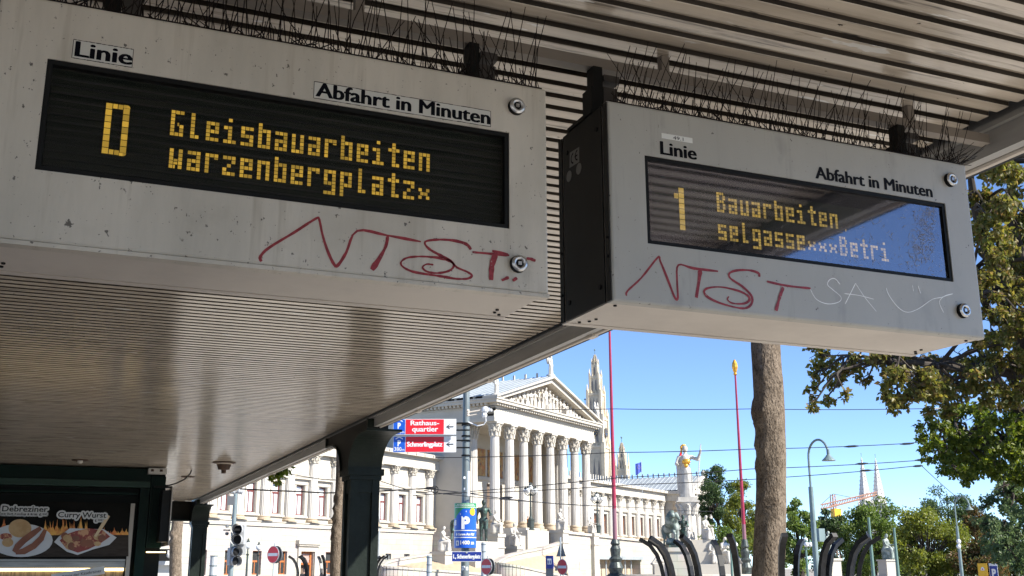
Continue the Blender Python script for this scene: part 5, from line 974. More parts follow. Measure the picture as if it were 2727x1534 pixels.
for z in (.375, .22): cyl_patch(-Rr*1.55, Rr*1.55, Hh*z, Hh*(z+.018), .004, 'white_line', 'sign_white', po, 24)
cyl_text('Garage Am Hof', -.2, Hh*.275, .46, Hh*.055, .005, 'sign_white', po, 2); cyl_text('1400 m', -.13, Hh*.075, .38, Hh*.085, .005, 'sign_white', po, 2)
cyl_patch(-.27, -.17, Hh*.05, Hh*.16, .005, 'arrow_box', 'sign_white', po, 4); m = MB(); m.add([cyl(a, Hh*b, Rr+.008) for a, b in ((-.25, .1), (-.22, .145), (-.19, .1), (-.21, .1), (-.21, .06), (-.23, .06), (-.23, .1))], [(0, 2, 1), (6, 5, 4, 3)]); m.build('arrow', 'sign_navy', po)
m = MB(); vs = [cyl(-.25+.03*math.cos(a*.5236), Hh*.3+.035*math.sin(a*.5236), Rr+.005) for a in range(12)]; m.add(vs, [tuple(range(12))]); m.build('ring_mark', 'sign_white', po)
cyl_patch(-.33, -.27, Hh*.5, Hh*.62, .005, 'small_marks', 'sign_white', po, 3)
# street name sign
so = thing('street_name_sign', (mc.x, mc.y, zat(1484)), 'dark blue enamel street name sign under the round parking sign', 'street sign'); l = at(1203, 1484, D1-.3); r = at(1283, 1484, D1-.3); e = (r-l); e.z = 0; w = e.length; e.normalize(); F = Face((l+r)/2, 0); F.e = e; F.n = Vector((e.y, -e.x, 0)); F.c = Vector(((l.x+r.x)/2, (l.y+r.y)/2, zat(1496)))
h = zat(1469)-zat(1496); F.plate(-w/2, w/2, 0, h, 0, .01, 'panel', 'sign_white', so); F.plate(-w/2+.012, w/2-.012, .012, h-.012, .003, .002, 'enamel', 'sign_navy', so); F.text('1., Schmerlingplatz', -w/2+.035, h*.32, w-.07, h*.4, .005, 'sign_white', so, 2)
m = MB(); m.tube([F.P(0, h-.02, .012), F.P(0, h-.02, -.1)], .028, 10); m.build('bolt', 'galv_pale', so)
# no-entry signs
def no_entry(px, py, dist, lab, off=48, r=.315, back=True):
    c = at(px, py, dist); o = thing('no_entry_sign', (c.x, c.y, 0), lab, 'traffic sign', 'round red no-entry signs'); F = Face((c.x, c.y, c.z), facecam(c, off)); n = 32
    def disc(rr, oo, nm, m_, t=0):
        m = MB(); m.tube([F.P(0, 0, oo-t), F.P(0, 0, oo)], rr, n); return m.build(nm, m_, o)
    disc(r, .0, 'plate', 'sign_back', .03); disc(r-.004, .004, 'white_rim', 'sign_white', .003); disc(r-.018, .008, 'red_disc', 'sign_red', .003)
    F.plate(-r*.82, r*.82, -r*.17, r*.17, .012, .003, 'white_bar', 'sign_white', o)
    if back: m = MB(); m.tube([F.P(.05, .0, -.14), F.P(.05, .0, -.11)], r, n); m.build('rear_disc', 'sign_back', o)
    m = MB(); m.tube([F.P(0, -c.z, -.06), F.P(0, r+.1, -.06)], .03, 8); m.build('post', 'galv_pale', o); return o
no_entry(727, 1477, 40, 'red no-entry sign before the left wing, nearest the brown door')
no_entry(1295, 1509, 42, 'red no-entry sign just right of the tram mast'); no_entry(1497, 1510, 44, 'red no-entry sign beside the blue pictogram board', back=False)
c = at(1463, 1497, 44); o = thing('info_board', (c.x, c.y, 0), 'blue information board with two white figures on a grey column', 'info board'); F = Face((c.x, c.y, c.z), facecam(c, 20)); F.plate(-.16, .16, -.26, .26, 0, .06, 'panel', 'sign_navy', o); F.plate(-.16, .16, -2, -.261, -.005, .05, 'column', 'sign_back', o); F.plate(-.09, .09, -.09, .14, .006, .004, 'pictogram', 'sign_white', o)
for s in (-1, 1): F.plate(s*.045-.02, s*.045+.02, -.06, .07, .009, .002, 'figure_mark', 'sign_navy', o)
for (x, y, d, lab) in ((1143, 1505, 45, 'grey metal bollard post before the left ramp'), (1288, 1470, 46, 'plain grey post behind the street name sign'), (568, 1508, 34, 'pale grey box post left of the traffic light pole')):
    c = at(x, y, d); o = thing('post', (c.x, c.y, 0), lab, 'post'); m = MB(); m.tube([(c.x, c.y, 0), (c.x, c.y, c.z+(25/2862*d))], .11, 12); m.build('shaft', 'galv_pale', o); m = MB()
    for k in range(3): m.tube([(c.x, c.y, c.z-.3+k*.3), (c.x, c.y, c.z-.27+k*.3)], .125, 12)
    m.build('bands', 'galv', o)
# three-lobed sign seen from behind, on the post beside the info board
c = at(1494, 1462, 47); o = thing('warning_sign', (c.x, c.y, 0), 'grey back of a triangular sign above the info board', 'traffic sign'); F = Face((c.x, c.y, c.z), facecam(c, 40)); F.shape([(-.28, -.32), (.28, -.32), (0, .36)], 0, 'plate', 'sign_back', o); m = MB(); m.tube([F.P(0, -c.z, .03), F.P(0, .5, .03)], .035, 8); m.build('post', 'galv_pale', o)
# traffic lights
mat('lens_black', (.006, .006, .006), .5, spec=.2); mat('housing_grey', (.34, .35, .36), .5)
to, tc_, tt = pole('traffic_light', 'grey traffic light pole with two black-hooded signals and cameras on top', (614, 1534), (623, 1310), 27, .075, .05, 'pole_blue', 'traffic light')
def tl(px, py, d, off, s, nm):
    c = at(px, py, d); F = Face(c, facecam(c, off)); g_ = F.plate(-.13*s, .13*s, -.2*s, .2*s, 0, .16, nm, 'housing_grey', to); m = MB(); k = MB()
    for z in (.105, -.105):
        m.tube([F.P(0, z*s, 0), F.P(0, z*s, .14)], [.115*s, .125*s], 16, False); k.tube([F.P(0, z*s, .004), F.P(0, z*s, .02)], .09*s, 16)
    m.build('hood', 'housing_grey', g_); k.build('lens', 'lens_black', g_)
tl(634, 1424, 26.7, 20, 1.15, 'signal_head'); tl(626, 1482, 26.6, -25, 1.05, 'signal_head'); tl(638, 1456, 26.9, 95, 1., 'signal_head')
c = at(615, 1333, 26.7); F = Face(c, facecam(c, 10)); F.plate(-.085, .085, -.11, .11, 0, .03, 'back_board', 'sign_back', to)
m = MB()
for (x, y) in ((604, 1401), (603, 1421)): p = at(x, y, 26.8); m.tube([p, p+Vector((.02, -.03, 0))], .045, 12)
p = at(600, 1412, 26.8); m.tube([p+Vector((-.05, 0, 0)), p+Vector((.12, 0, 0))], .02, 6); m.build('small_signals', 'sign_back', to)
m = MB()
for x in (617, 637): p = at(x, 1309, 26.8); m.ball(p, .06, 10); m.tube([p, p+Vector((.08, -.03, -.03))], .05, 8)
m.tube([at(617, 1312, 26.8), at(637, 1312, 26.8)], .02, 6); m.build('camera_head', 'housing_grey', to); p = at(633, 1411, 26.6); MB().box(p.x-.08, p.x+.08, p.y-.01, p.y, p.z-.02, p.z+.03).build('small_plate', 'lens_black', to)
candelabra(Matrix.Translation((at(657, 1516, 58).x, at(657, 1516, 58).y, 0)), 3.05, 1, .19, 'old single-globe lantern just right of the traffic light pole', group='old lanterns along the left', pot=False)
candelabra(Matrix.Translation((at(686, 1516, 70).x, at(686, 1516, 70).y, 0)), 3.2, 1, .19, 'old single-globe lantern in front of a ground floor window', group='old lanterns along the left', pot=False)
for (px, d, n, lab) in ((1949, 62, 4, 'green candelabra with white globes left of the thick tree trunk'), (2150, 62, 4, 'green candelabra with white globes right of the thick tree trunk')):
    c = at(px, 1516, d); candelabra(Matrix.Translation((c.x, c.y, 0)), 3.45, n, .15, lab, 'lamp_green', .32, 'green globe candelabra', False, 'lamp_green')
# flagpoles
mat('flag_red', (.30, .018, .05), .4, col2=(.24, .012, .035), ns=.5); mat('flag_base', (.045, .05, .05), .5, metal=.4, col2=(.08, .1, .09), ns=4); mat('flag_mauve', (.22, .10, .13), .5)
for (px, d, top, yl, lab) in ((1640, 100, 26.2, 1352, 'tall dark red flagpole beside the clock tower, its top hidden by the display'), (1987, 116, None, 1395, 'tall dark red flagpole with a gilded finial beside the thick tree trunk')):
    c = at(px, 1516, d); tz = at(1967, 975, d).z if top is None else top; o = thing('flagpole', (c.x, c.y, 0), lab, 'flagpole', 'red flagpoles'); zl_ = at(px, yl, d).z; zb_2 = at(px, 1436, d).z
    MB().tube([(c.x, c.y, zl_), (c.x, c.y, tz)], [.2, .1], 12).build('pole', 'flag_red', o); MB().tube([(c.x, c.y, zb_2), (c.x, c.y, zl_-.002)], [.21, .2], 12).build('lower_pole', 'flag_mauve', o)
    MB().lathe((c.x, c.y, 0), [(1.5, 0), (1.5, .5), (.95, .6), (.9, 1.0), (.6, 1.2), (.7, 1.7), (.5, 2.2), (.62, 2.5), (.42, 2.7), (.5, 3.4), (.32, 3.7), (.45, 3.9), (.3, zb_2-.01)], 14).build('base', 'flag_base', o)
    f = MB(); f.lathe((c.x, c.y, tz), [(.16, 0), (.22, .1), (.14, .25), (.24, .5), (.34, .9), (.3, 1.3), (.12, 1.7), (.02, 1.8)], 12); f.build('finial', 'gold', o)
# curved-neck street lamps and plain masts
def arc_lamp(base, kneck, top, head, dist, lab, r=.1):
    a = at(*base, dist); o = thing('street_lamp', (a.x, a.y, 0), lab, 'street lamp', 'curved-neck street lamps'); kz_ = at(*kneck, dist).z; k2 = at(*top, dist); hd = at(*head, dist)
    MB().tube([(a.x, a.y, 0), (a.x, a.y, kz_)], [r, r*.72], 12).build('pole', 'lamp_steel', o); e = Vector((hd.x-a.x, hd.y-a.y, 0)); w = e.length; e.normalize(); zs = k2.z-w/2; pts = [Vector((a.x, a.y, kz_))]
    for i in range(13): t = math.pi*(1-i/12); pts.append(Vector((a.x, a.y, zs))+e*(w/2+w/2*math.cos(t))+ZD*(w/2*math.sin(t)))
    pts.append(Vector((hd.x, hd.y, hd.z+.1*w))); MB().tube(pts, [r*.36]*len(pts), 8).build('neck', 'lamp_steel', o); s = w*.17; MB().lathe((hd.x, hd.y, hd.z-s), [(s*1.25, 0), (s*1.1, s*.2), (s*.6, s*.7), (s*.3, s*1.1), (s*.3, s*2.0), (0, s*2.1)], 14).build('lamp_shade', 'lamp_steel', o); return o
mat('lamp_steel', (.19, .25, .25), .45, metal=.2, col2=(.15, .2, .2), ns=2)
o = arc_lamp((2176, 1534), (2162, 1292), (2180, 1165), (2206, 1212), 40, 'tall street lamp with a curved neck right of the thick tree trunk', .125); p = at(2180, 1426, 39.8); MB().box(p.x-.05, p.x+.22, p.y-.1, p.y+.05, p.z-.22, p.z+.25).build('control_box', 'lamp_steel', o)
o = arc_lamp((2562, 1534), (2553, 1400), (2565, 1320), (2581, 1349), 74, 'slim curved-neck street lamp far right, among the trees', .13)
m = MB()
for y in (1442, 1455): p = at(2553, y, 73.5); m.ball(p, .16, 8)
m.build('signal_lights', 'sign_white', o)
for (b, t, d, lab) in (((2326, 1534), (2317, 1376), 90, 'thin pale mast left of the monument pedestal'), ((2392, 1534), (2382, 1404), 92, 'thin pale mast right of the monument pedestal')): pole('lamp_mast', lab, b, t, d, .17, .1, 'lamp_green', 'mast', True, 'thin pale masts')
for (px, w, yp, yt, d, lab) in ((2364, 17, 1490, 1417, 105, 'green bronze figure on a pale pedestal before the round trees'), (2212, 20, 1487, 1420, 75, 'small green bronze bust group on a white pedestal behind the tree guard')):
    c = at(px, 1516, d); o = thing('monument', (c.x, c.y, 0), lab, 'monument'); zp = at(px, yp, d).z; ww = w/2862*d; m = MB(); m.box(c.x-ww, c.x+ww, c.y-ww, c.y+ww, 0, zp-.15); m.box(c.x-ww*1.15, c.x+ww*1.15, c.y-ww*1.15, c.y+ww*1.15, zp-.149, zp); m.box(c.x-ww*1.3, c.x+ww*1.3, c.y-ww*1.3, c.y+ww*1.3, 0, .9); m.build('pedestal', 'stone', o); m = MB(); fig(m, 'seated' if d > 90 else 'standing', (c.x, c.y, zp), (at(px, yt, d).z-zp)*1.1, .4); m.build('figure', 'bronze_green', o, True)
c = at(2617, 1518, 60); o = thing('yellow_sign', (c.x, c.y, 0), 'yellow rectangular sign with a small red mark at the far right', 'traffic sign'); F = Face((c.x, c.y, c.z), facecam(c, 10)); F.plate(-.25, .25, -.6, .36, 0, .03, 'panel', 'sign_yellow', o); F.shape([(-.1, -.02), (.1, -.02), (.07, .12), (0, .17), (-.07, .12)], .006, 'mark', 'sign_white', o); F.shape([(-.05, .01), (.05, .01), (0, .1)], .009, 'mark', 'sign_red', o); F.plate(-.03, .03, -c.z, -.601, -.03, .05, 'post', 'galv', o)
c = at(2646, 1520, 60); o = thing('parking_sign', (c.x, c.y, 0), 'flat blue parking sign with a white P beside the yellow sign', 'parking sign'); F = Face((c.x, c.y, c.z), facecam(c, 10)); F.plate(-.22, .22, -.55, .40, 0, .03, 'panel', 'sign_white', o); F.plate(-.2, .2, -.5, .26, .004, .003, 'blue_field', 'sign_navy', o); F.text('P', -.1, -.32, .22, .42, .008, 'sign_white', o, 3); F.plate(-.03, .03, -c.z, -.551, -.03, .05, 'post', 'galv', o)
# flags on the far building
c = at(1708, 1245, 190); o = thing('flag', (c.x, c.y, c.z-6), 'small blue flag with a ring of stars on a thin staff above the right wing', 'flag'); mat('flag_blue', (.04, .07, .36), .6); m = MB(); vs = []; fs = []
for i in range(7):
    for j in range(5): vs.append((c.x-i*.19, c.y+.12*math.sin(i*1.3), c.z+.95-j*.42-i*.06*(1+j*.25)))
for i in range(6):
    for j in range(4): fs.append((i*5+j, i*5+j+1, (i+1)*5+j+1, (i+1)*5+j))
m.add(vs, fs).build('cloth', 'flag_blue', o); MB().tube([(c.x+.03, c.y, c.z-6), (c.x+.03, c.y, c.z+1.4)], .05, 6).build('staff', 'galv_pale', o); m = MB()
for k in range(12): a = k*math.pi/6; m.ball((c.x-.58+.26*math.cos(a), c.y-.16, c.z+.0+.3*math.sin(a)), .035, 5)
m.build('stars', 'sign_yellow', o)
c = at(1816, 1235, 150); o = thing('flag', (c.x, c.y, c.z-8), 'narrow furled red and white flag just left of the goddess statue', 'flag'); MB().tube([(c.x, c.y, c.z-8), (c.x, c.y, c.z+2.3)], .09, 6).build('staff', 'galv_pale', o); m = MB(); m.tube([(c.x-.12, c.y, c.z+1.6), (c.x-.2, c.y, c.z+1.0), (c.x-.05, c.y, c.z+.1)], [.1, .26, .16], 8); m.build('red_cloth', 'sign_red', o); MB().tube([(c.x-.05, c.y, c.z+.095), (c.x-.1, c.y, c.z-.6), (c.x, c.y, c.z-1)], [.16, .26, .12], 8).build('white_cloth', 'sign_white', o)
# crane
mat('crane_orange', (.48, .28, .20), .6); c0 = at(2222, 1382, 480); c1_ = at(2219, 1315, 480); o = thing('tower_crane', (c0.x, c0.y, 0), 'orange tower crane with a tilted jib before the church spires', 'crane')
m = MB()
for dx in (-1, 1):
    for dy in (-1, 1): m.tube([(c0.x+dx, c0.y+dy, 0), (c0.x+dx*.7, c0.y+dy*.7, c1_.z)], .3, 4)
for k in range(24): z = k*c1_.z/24; m.tube([(c0.x-1, c0.y-1, z), (c0.x+1, c0.y-1, z+c1_.z/24)], .16, 4)
m.build('mast', 'crane_orange', o); a, b = at(2186, 1357, 478), at(2336, 1318, 478); m = MB(); u3 = Vector((0, 0, 2.0))
m.tube([a, b], .45, 5); m.tube([a+u3, b+u3*.6], .35, 5)
for k in range(22): p = a.lerp(b, k/22); q = a.lerp(b, (k+1)/22); m.tube([p, q+u3*.9], .18, 4)
m.build('jib', 'crane_orange', o); m = MB(); m.tube([c1_, a.lerp(b, .7)], .12, 4); m.tube([c1_, a+u3], .12, 4); m.build('stay_cable', 'galv', o); p = at(2226, 1366, 479); MB().cbox(p, 3.6, 3, 3.6).build('cab', 'sign_yellow', o)
# overhead wires
def wire(pts, lab, r=.012, m_='cable', nodes=()):
    Q = [at(*p) for p in pts]; R2 = []
    for i in range(len(Q)-1):
        for k in range(6): t = k/6; p = Q[i].lerp(Q[i+1], t); p.z -= .10*t*(1-t)*4*min(1, (Q[i+1]-Q[i]).length/20); R2.append(p)
    R2.append(Q[-1]); o = tag(MB().tube(R2, r, 5).build('overhead_wire', m_), lab, 'wire', 'overhead tram wires')
    if nodes:
        for (x, y, d, l) in nodes: p = at(x, y, d); q = at(x+l, y-l*.06, d); m = MB(); m.tube([p, p.lerp(q, .3), p.lerp(q, .7), q], [.012, .035, .035, .012], 6); m.build('wire_clamp', 'cable', o)
mat('wire_pale', (.5, .47, .42), .5)
wire([(1296, 1089, 28), (1640, 1089, 29), (2000, 1089, 29.5), (2480, 1088, 30)], 'thin dark wire highest across the open sky, from the mast insulator', .010)
wire([(2480, 1088, 30), (2760, 1086, 30)], 'pale thick wire end in the right tree', .022, 'wire_pale')  # right end of the top wire, thicker and paler
wire([(1160, 1219, 34), (1640, 1205, 34), (2000, 1196, 34), (2400, 1182, 35), (2480, 1174, 35)], 'dark wire second from the top, passing behind the curved street lamp', .013, nodes=((2247, 1190, 34.5, 42), (2396, 1183, 35, 38)))
wire([(1100, 1320, 32), (1650, 1272, 33), (2000, 1249, 34), (2450, 1226, 35)], 'dark wire third from the top, crossing the flag and the church spires', .013, nodes=((2278, 1236, 34.5, 34), (2436, 1226, 35, 34)))
wire([(1180, 1316, 33), (1700, 1290, 34), (2090, 1271, 35), (2440, 1241, 35)], 'dark wire fourth from the top, just above the round trees', .013, nodes=((2290, 1254, 35, 32), (2430, 1242, 35, 28)))
wire([(2452, 1238, 35), (2552, 1327, 40)], 'short slanting wire running down to the far curved lamp', .012)
wire([(640, 1302, 24), (800, 1309, 24), (868, 1313, 24), (1010, 1308, 24), (1060, 1305, 24)], 'thick sagging black wire across the left wing windows', .017)
wire([(770, 1262, 26), (860, 1277, 26), (1010, 1280, 26), (1080, 1303, 26)], 'thin black wire crossing the left wing pediments', .010)
wire([(1060, 1305, 26), (1140, 1300, 26), (1240, 1312, 28), (1360, 1330, 30), (1600, 1348, 34)], 'black wire with a round pulley left of the tram mast', .013, nodes=((1130, 1301, 26, 30), (1330, 1327, 30, 36)))
wire([(1130, 1306, 26), (1225, 1320, 28), (1700, 1352, 34), (1900, 1362, 38)], 'thin wire low across the portico columns and the fountain', .009)
m = MB(); p = at(1158, 1304, 26)
for k in range(16): a, b = k*math.pi/8, (k+1)*math.pi/8; m.tube([p+Vector((.085*math.cos(a), 0, .085*math.sin(a))), p+Vector((.085*math.cos(b), 0, .085*math.sin(b)))], .012, 5)
for k in range(3): a = k*1.05; m.tube([p+Vector((.085*math.cos(a), 0, .085*math.sin(a))), p-Vector((.085*math.cos(a), 0, .085*math.sin(a)))], .009, 5)
tag(m.build('wire_pulley', 'cable'), 'small black spoked pulley wheel on the wire left of the mast', 'pulley')
# people
mat('cloth_black', (.012, .012, .014), .8); mat('skin', (.45, .27, .19), .5); mat('hair_dark', (.015, .011, .009), .6); mat('cloth_orange', (.8, .25, .02), .7); mat('cloth_grey', (.25, .24, .24), .8); mat('cloth_blue', (.03, .04, .09), .8)
def person(loc, h, rz, lab, top, bottom):
    o = thing('person', loc, lab, 'person', None, 0); vs, fs = FIG['person']; c, s = math.cos(rz), math.sin(rz); X = lambda v: (loc[0]+h*(c*v[0]-s*v[1]), loc[1]+h*(s*v[0]+c*v[1]), loc[2]+h*v[2])
    MB().add([X(v) for v in vs], fs).build('body', 'skin', o, True)
    for nm, lo, hi, mt_ in (('trousers', .05, .52, bottom), ('jacket', .5, .815, top)):
        idx = {}; nv = []; nf = []
        for f in fs:
            if all(lo < vs[i][2] < hi for i in f):
                for i in f:
                    if i not in idx:
                        v = vs[i]; idx[i] = len(nv); cx = (-.05 if v[0] < 0 else .05) if nm == 'trousers' else v[0]*.9; nv.append(X((v[0]+(v[0]-cx)*.12, v[1]*1.12, v[2])))
                nf.append(tuple(idx[i] for i in f))
        MB().add(nv, nf).build(nm, mt_, o, True)
    idx = {}; nv = []; nf = []
    for f in fs:
        if all(vs[i][2] > .945 or (vs[i][2] > .9 and vs[i][1] > .0) for i in f):
            for i in f:
                if i not in idx: v = vs[i]; idx[i] = len(nv); nv.append(X((v[0]*1.1, (v[1]+.01)*1.1-.01, v[2]+.006)))
            nf.append(tuple(idx[i] for i in f))
    MB().add(nv, nf).build('hair', 'hair_dark', o, True)
    ey = MB()
    for s_ in (-1, 1): ey.ball(X((s_*.02, -.057, .94)), h*.006, 6)
    ey.build('eyes', 'hair_dark', o)
for (px, d, h, rz, lab, t_, b_) in ((811, 60, 1.72, .6, 'person in dark clothes walking before the brown door', 'cloth_black', 'cloth_blue'), (867, 56, 1.70, -.5, 'dark-haired person in grey jacket beside the left tree trunk', 'cloth_grey', 'cloth_black')):
    c = at(px, 1516, d); person((c.x, c.y, 0), h, rz, lab, t_, b_)
p = bw(5.6, -1.6, 5.22); person((p.x, p.y, p.z), 1.8, R_(53), 'person in an orange vest standing between the portico columns', 'cloth_orange', 'cloth_black')

# ================================================================== TREES
mat('bark', (.215, .172, .13), .95, spec=.05, col2=(.12, .093, .068), ns=17, stretch=(1, 1, .55), lo=.38, hi=.62, bump=1, bs=48, spots=[(34, .62, .05, (.05, .038, .028), (1, 1, .5)), (95, .56, .06, (.045, .034, .025), (1, 1, .6)), (9, .62, .1, (.29, .24, .185), (1, 1, .6)), (5, .60, .12, (.15, .12, .09), (.5, .5, 3))])
mat('bark_dark', (.05, .038, .028), .9, col2=(.03, .022, .017), ns=9)
mat_leaf('leaf_maple', [(.06, .075, .02), (.14, .14, .035), (.23, .20, .055), (.17, .165, .045), (.10, .12, .028), (.25, .19, .075), (.15, .10, .04), (.12, .14, .03)], .46)
mat_leaf('leaf_green', [(.045, .075, .015), (.11, .15, .026), (.19, .21, .04), (.07, .105, .019)], .45); mat_leaf('leaf_ash', [(.075, .115, .05), (.14, .185, .085), (.10, .14, .06)], .4)
mat_leaf('leaf_far', [(.065, .11, .03), (.12, .175, .042), (.17, .22, .054), (.09, .14, .035)], .4); mat_leaf('leaf_lime', [(.085, .12, .024), (.16, .185, .034), (.22, .225, .042), (.115, .145, .028)], .4); mat_leaf('leaf_dark', [(.035, .065, .028), (.065, .105, .04), (.10, .14, .048)], .35); mat_leaf('leaf_rust', [(.15, .085, .03), (.18, .105, .045), (.075, .085, .022), (.06, .08, .02), (.13, .07, .03)], .3)
def leaves(m, c, r, n, s, rr, sq=.8, droop=.3, shell=.45):
    for i in range(n):
        v = Vector((rr.gauss(0, 1), rr.gauss(0, 1), rr.gauss(0, 1))).normalized()*r*(shell+(1-shell)*rr.random()**.6)*rr.uniform(.55, 1.08); p = c+Vector((v.x, v.y, v.z*sq)); k = s*rr.uniform(.65, 1.3)
        nn = Vector((rr.gauss(0, 1), rr.gauss(0, 1), rr.gauss(.5, .8))).normalized(); a = nn.cross(Vector((rr.gauss(0, 1), rr.gauss(0, 1), rr.gauss(0, .6)))).normalized(); b = nn.cross(a); a = (a-ZD*droop).normalized()
        m.add([p, p+a*k*.55+b*k*.38+nn*k*.08, p+a*k*1.15, p+a*k*.55-b*k*.38+nn*k*.08], [(0, 1, 2), (0, 2, 3)])
def limb_mesh(m, pts, rad, n=8):
    P_ = [Vector(p) for p in pts]; Q = []; rs = []
    for i in range(len(P_)-1):
        p0_, p1_, p2_, p3_ = P_[max(i-1, 0)], P_[i], P_[i+1], P_[min(i+2, len(P_)-1)]
        for j in range(4): t = j/4; Q.append(.5*((2*p1_)+(p2_-p0_)*t+(2*p0_-5*p1_+4*p2_-p3_)*t*t+(3*p1_-p0_-3*p2_+p3_)*t**3)); rs.append(rad[i]+(rad[i+1]-rad[i])*t)
    m.tube(Q+[P_[-1]], rs+[rad[-1]], n)
def trunk_mesh(x, y, h, r0, r1, seed, lean=(0, 0), knots=()):
    m = MB(); n, k = 36, int(h/.05)+2; vs = []; fs = []
    for i in range(k):
        z = h*i/(k-1); t = i/(k-1); r = r0+(r1-r0)*t+.08*r0*math.exp(-z/.25); cx = x+lean[0]*t+.025*math.sin(z*2.1+seed); cy = y+lean[1]*t+.02*math.sin(z*1.7+seed*2)
        for j in range(n):
            a = 2*math.pi*j/n; q = Vector((math.cos(a)*1.2+seed, math.sin(a)*1.2, z*1.1)); rr_ = r*(1+.055*noise.noise(q*1.3)+.022*noise.noise(q*5)+.012*noise.noise(Vector((q.x*9, q.y*9, q.z*22))))
            for (kz, ka, kr, kh) in knots:
                da = (a-ka+math.pi) % (2*math.pi)-math.pi; dd = math.hypot(da*r/kr, (z-kz)/(kr*.75)); rr_ += kh*(math.exp(-(dd-1)**2*9)-.7*math.exp(-dd*dd*5)+.5*math.exp(-dd*dd*.6))
            vs.append((cx+math.cos(a)*rr_, cy+math.sin(a)*rr_, z))
    for i in range(k-1):
        for j in range(n): fs.append((i*n+j, i*n+(j+1) % n, (i+1)*n+(j+1) % n, (i+1)*n+j))
    return m.add(vs, fs)
# street tree right of the displays
TC = at(2021, 1516, 9.5); ca = math.atan2(EYE.y-TC.y, EYE.x-TC.x)
o = thing('street_tree', (TC.x, TC.y, 0), 'street tree whose thick pale speckled trunk rises before the flagpole', 'tree', 'street trees along the kerb')
kn = lambda y, x: (at(2047, y, 9.35).z, ca+(x-2047)/43*1.2, .085, .019)
trunk_mesh(TC.x, TC.y, 6.2, .141, .126, 3, (.27, -.2), [kn(990, 2058), kn(1345, 2042), kn(1062, 2018), kn(1090, 2010), (at(2047, 1200, 9.4).z, ca-1.5, .13, .016)]).build('trunk', 'bark', o, True)
m = MB(); rr = random.Random(21); BL = []
for i in range(26): a = rr.uniform(0, 6.28); d = rr.uniform(.3, 2.6); BL.append(Vector((TC.x+math.cos(a)*d, TC.y+math.sin(a)*d, rr.uniform(6.4, 9.4))))
for b in BL: limb_mesh(m, [(TC.x+.25, TC.y-.18, 5.6), ((TC.x+b.x)/2, (TC.y+b.y)/2, 6.1+(b.z-6.1)*.6), b], [.06, .035, .012], 6)
m.build('branches', 'bark_dark', o); m = MB()
for b in BL: leaves(m, b, .85, 240, .12, rr)
m.build('crown', 'leaf_maple', o)
def guard(c, R0, n, lab, ang0=0., hh=1.86, flare=.2):
    o = thing('tree_guard', (c.x, c.y, 0), lab, 'tree guard', 'iron tree guards')
    for k in range(n):
        a = ang0+2*math.pi*k/n; e = Vector((math.cos(a), math.sin(a), 0)); t = Vector((-e.y, e.x, 0)); pr = [(0, 0), (0, hh-.32), (.015, hh-.24), (.05, hh-.14), (.11, hh-.055), (flare, hh)]; m = MB(); vs = []; fs = []
        for i, (d, z) in enumerate(pr):
            dv = Vector((pr[min(i+1, 5)][0]-pr[max(i-1, 0)][0], pr[min(i+1, 5)][1]-pr[max(i-1, 0)][1])).normalized(); nx, nz = dv.y, -dv.x
            for (s, q) in ((-1, -1), (1, -1), (1, 1), (-1, 1)): vs.append(Vector((c.x, c.y, z))+e*(R0+d+nx*.018*q)+ZD*(nz*.018*q)+t*(.0245*s))
        for i in range(5):
            for j in range(4): fs.append((i*4+j, i*4+(j+1) % 4, (i+1)*4+(j+1) % 4, (i+1)*4+j))
        fs += [(3, 2, 1, 0), (20, 21, 22, 23)]; m.add(vs, fs).build('bar', 'guard_black', o)
    for z in (.35, 1.1):
        m = MB(); m.tube([Vector((c.x, c.y, z))+Vector((math.cos(i*math.pi/16), math.sin(i*math.pi/16), 0))*(R0-.03) for i in range(33)], .014, 6); m.build('hoop', 'guard_black', o)
mat('guard_black', (.006, .006, .0065), .38, spec=.3, col2=(.014, .014, .015), ns=12)
guard(TC, .84, 15, 'black iron tree guard with outward curved bars about the thick trunk', .12)
# two trunks farther along the kerb
for (px, d, r0, sd, lab, lx) in ((899, 21.5, .15, 7, 'street tree with knobbly trunk left of the front green column', .0), (470, 33, .2, 12, 'street tree with short pale trunk seen beneath the shelter end panel', .1)):
    c = at(px, 1516, d); o = thing('street_tree', (c.x, c.y, 0), lab, 'tree', 'street trees along the kerb'); ca2 = math.atan2(EYE.y-c.y, EYE.x-c.x)
    trunk_mesh(c.x, c.y, 5.6, r0, r0*.72, sd, (.0 if d < 30 else -.12, 0), [(2.3, ca2-1.2, .12, .02), (3.0, ca2-.9, .1, .02), (3.6, ca2+.3, .09, .015), (2.7, ca2-1.5, .14, .03)] if d < 30 else [(2.55, ca2-1.4, .2, .05)]).build('trunk', 'bark', o, True)
    m = MB(); rr = random.Random(sd); BL = [Vector((c.x+rr.uniform(-1.6, 2.4), c.y+rr.uniform(-2.2, 2.2), rr.uniform(5.8, 8.6))) for i in range(16)]
    if d < 30: BL2 = [at(738, 1258, 17.6)]
    for b in BL: limb_mesh(m, [(c.x+.1, c.y, 5.0), ((c.x+b.x)/2, (c.y+b.y)/2, 5.6+(b.z-5.6)*.6), b], [.07, .04, .012], 6)
    m.build('branches', 'bark_dark', o); m = MB()
    for b in BL: leaves(m, b, .9, 110, .14, rr)
    m.build('crown', 'leaf_maple', o)
    if d < 30: guard(c, .8, 13, 'black iron tree guard about the knobbly trunk left of the green column', .3, 1.86)
m = MB(); rr = random.Random(8); t0 = at(790, 1238, 15.5)
for (x, y) in ((725, 1266), (735, 1255), (745, 1250), (757, 1246), (730, 1276), (740, 1268), (768, 1244), (750, 1260)): p = at(x, y, 15.5); m.tube([p, p.lerp(t0, .5)+ZD*.05, t0+ZD*.1], .006, 4); leaves(m, p, .07, 9, .085, rr, 1, .8)
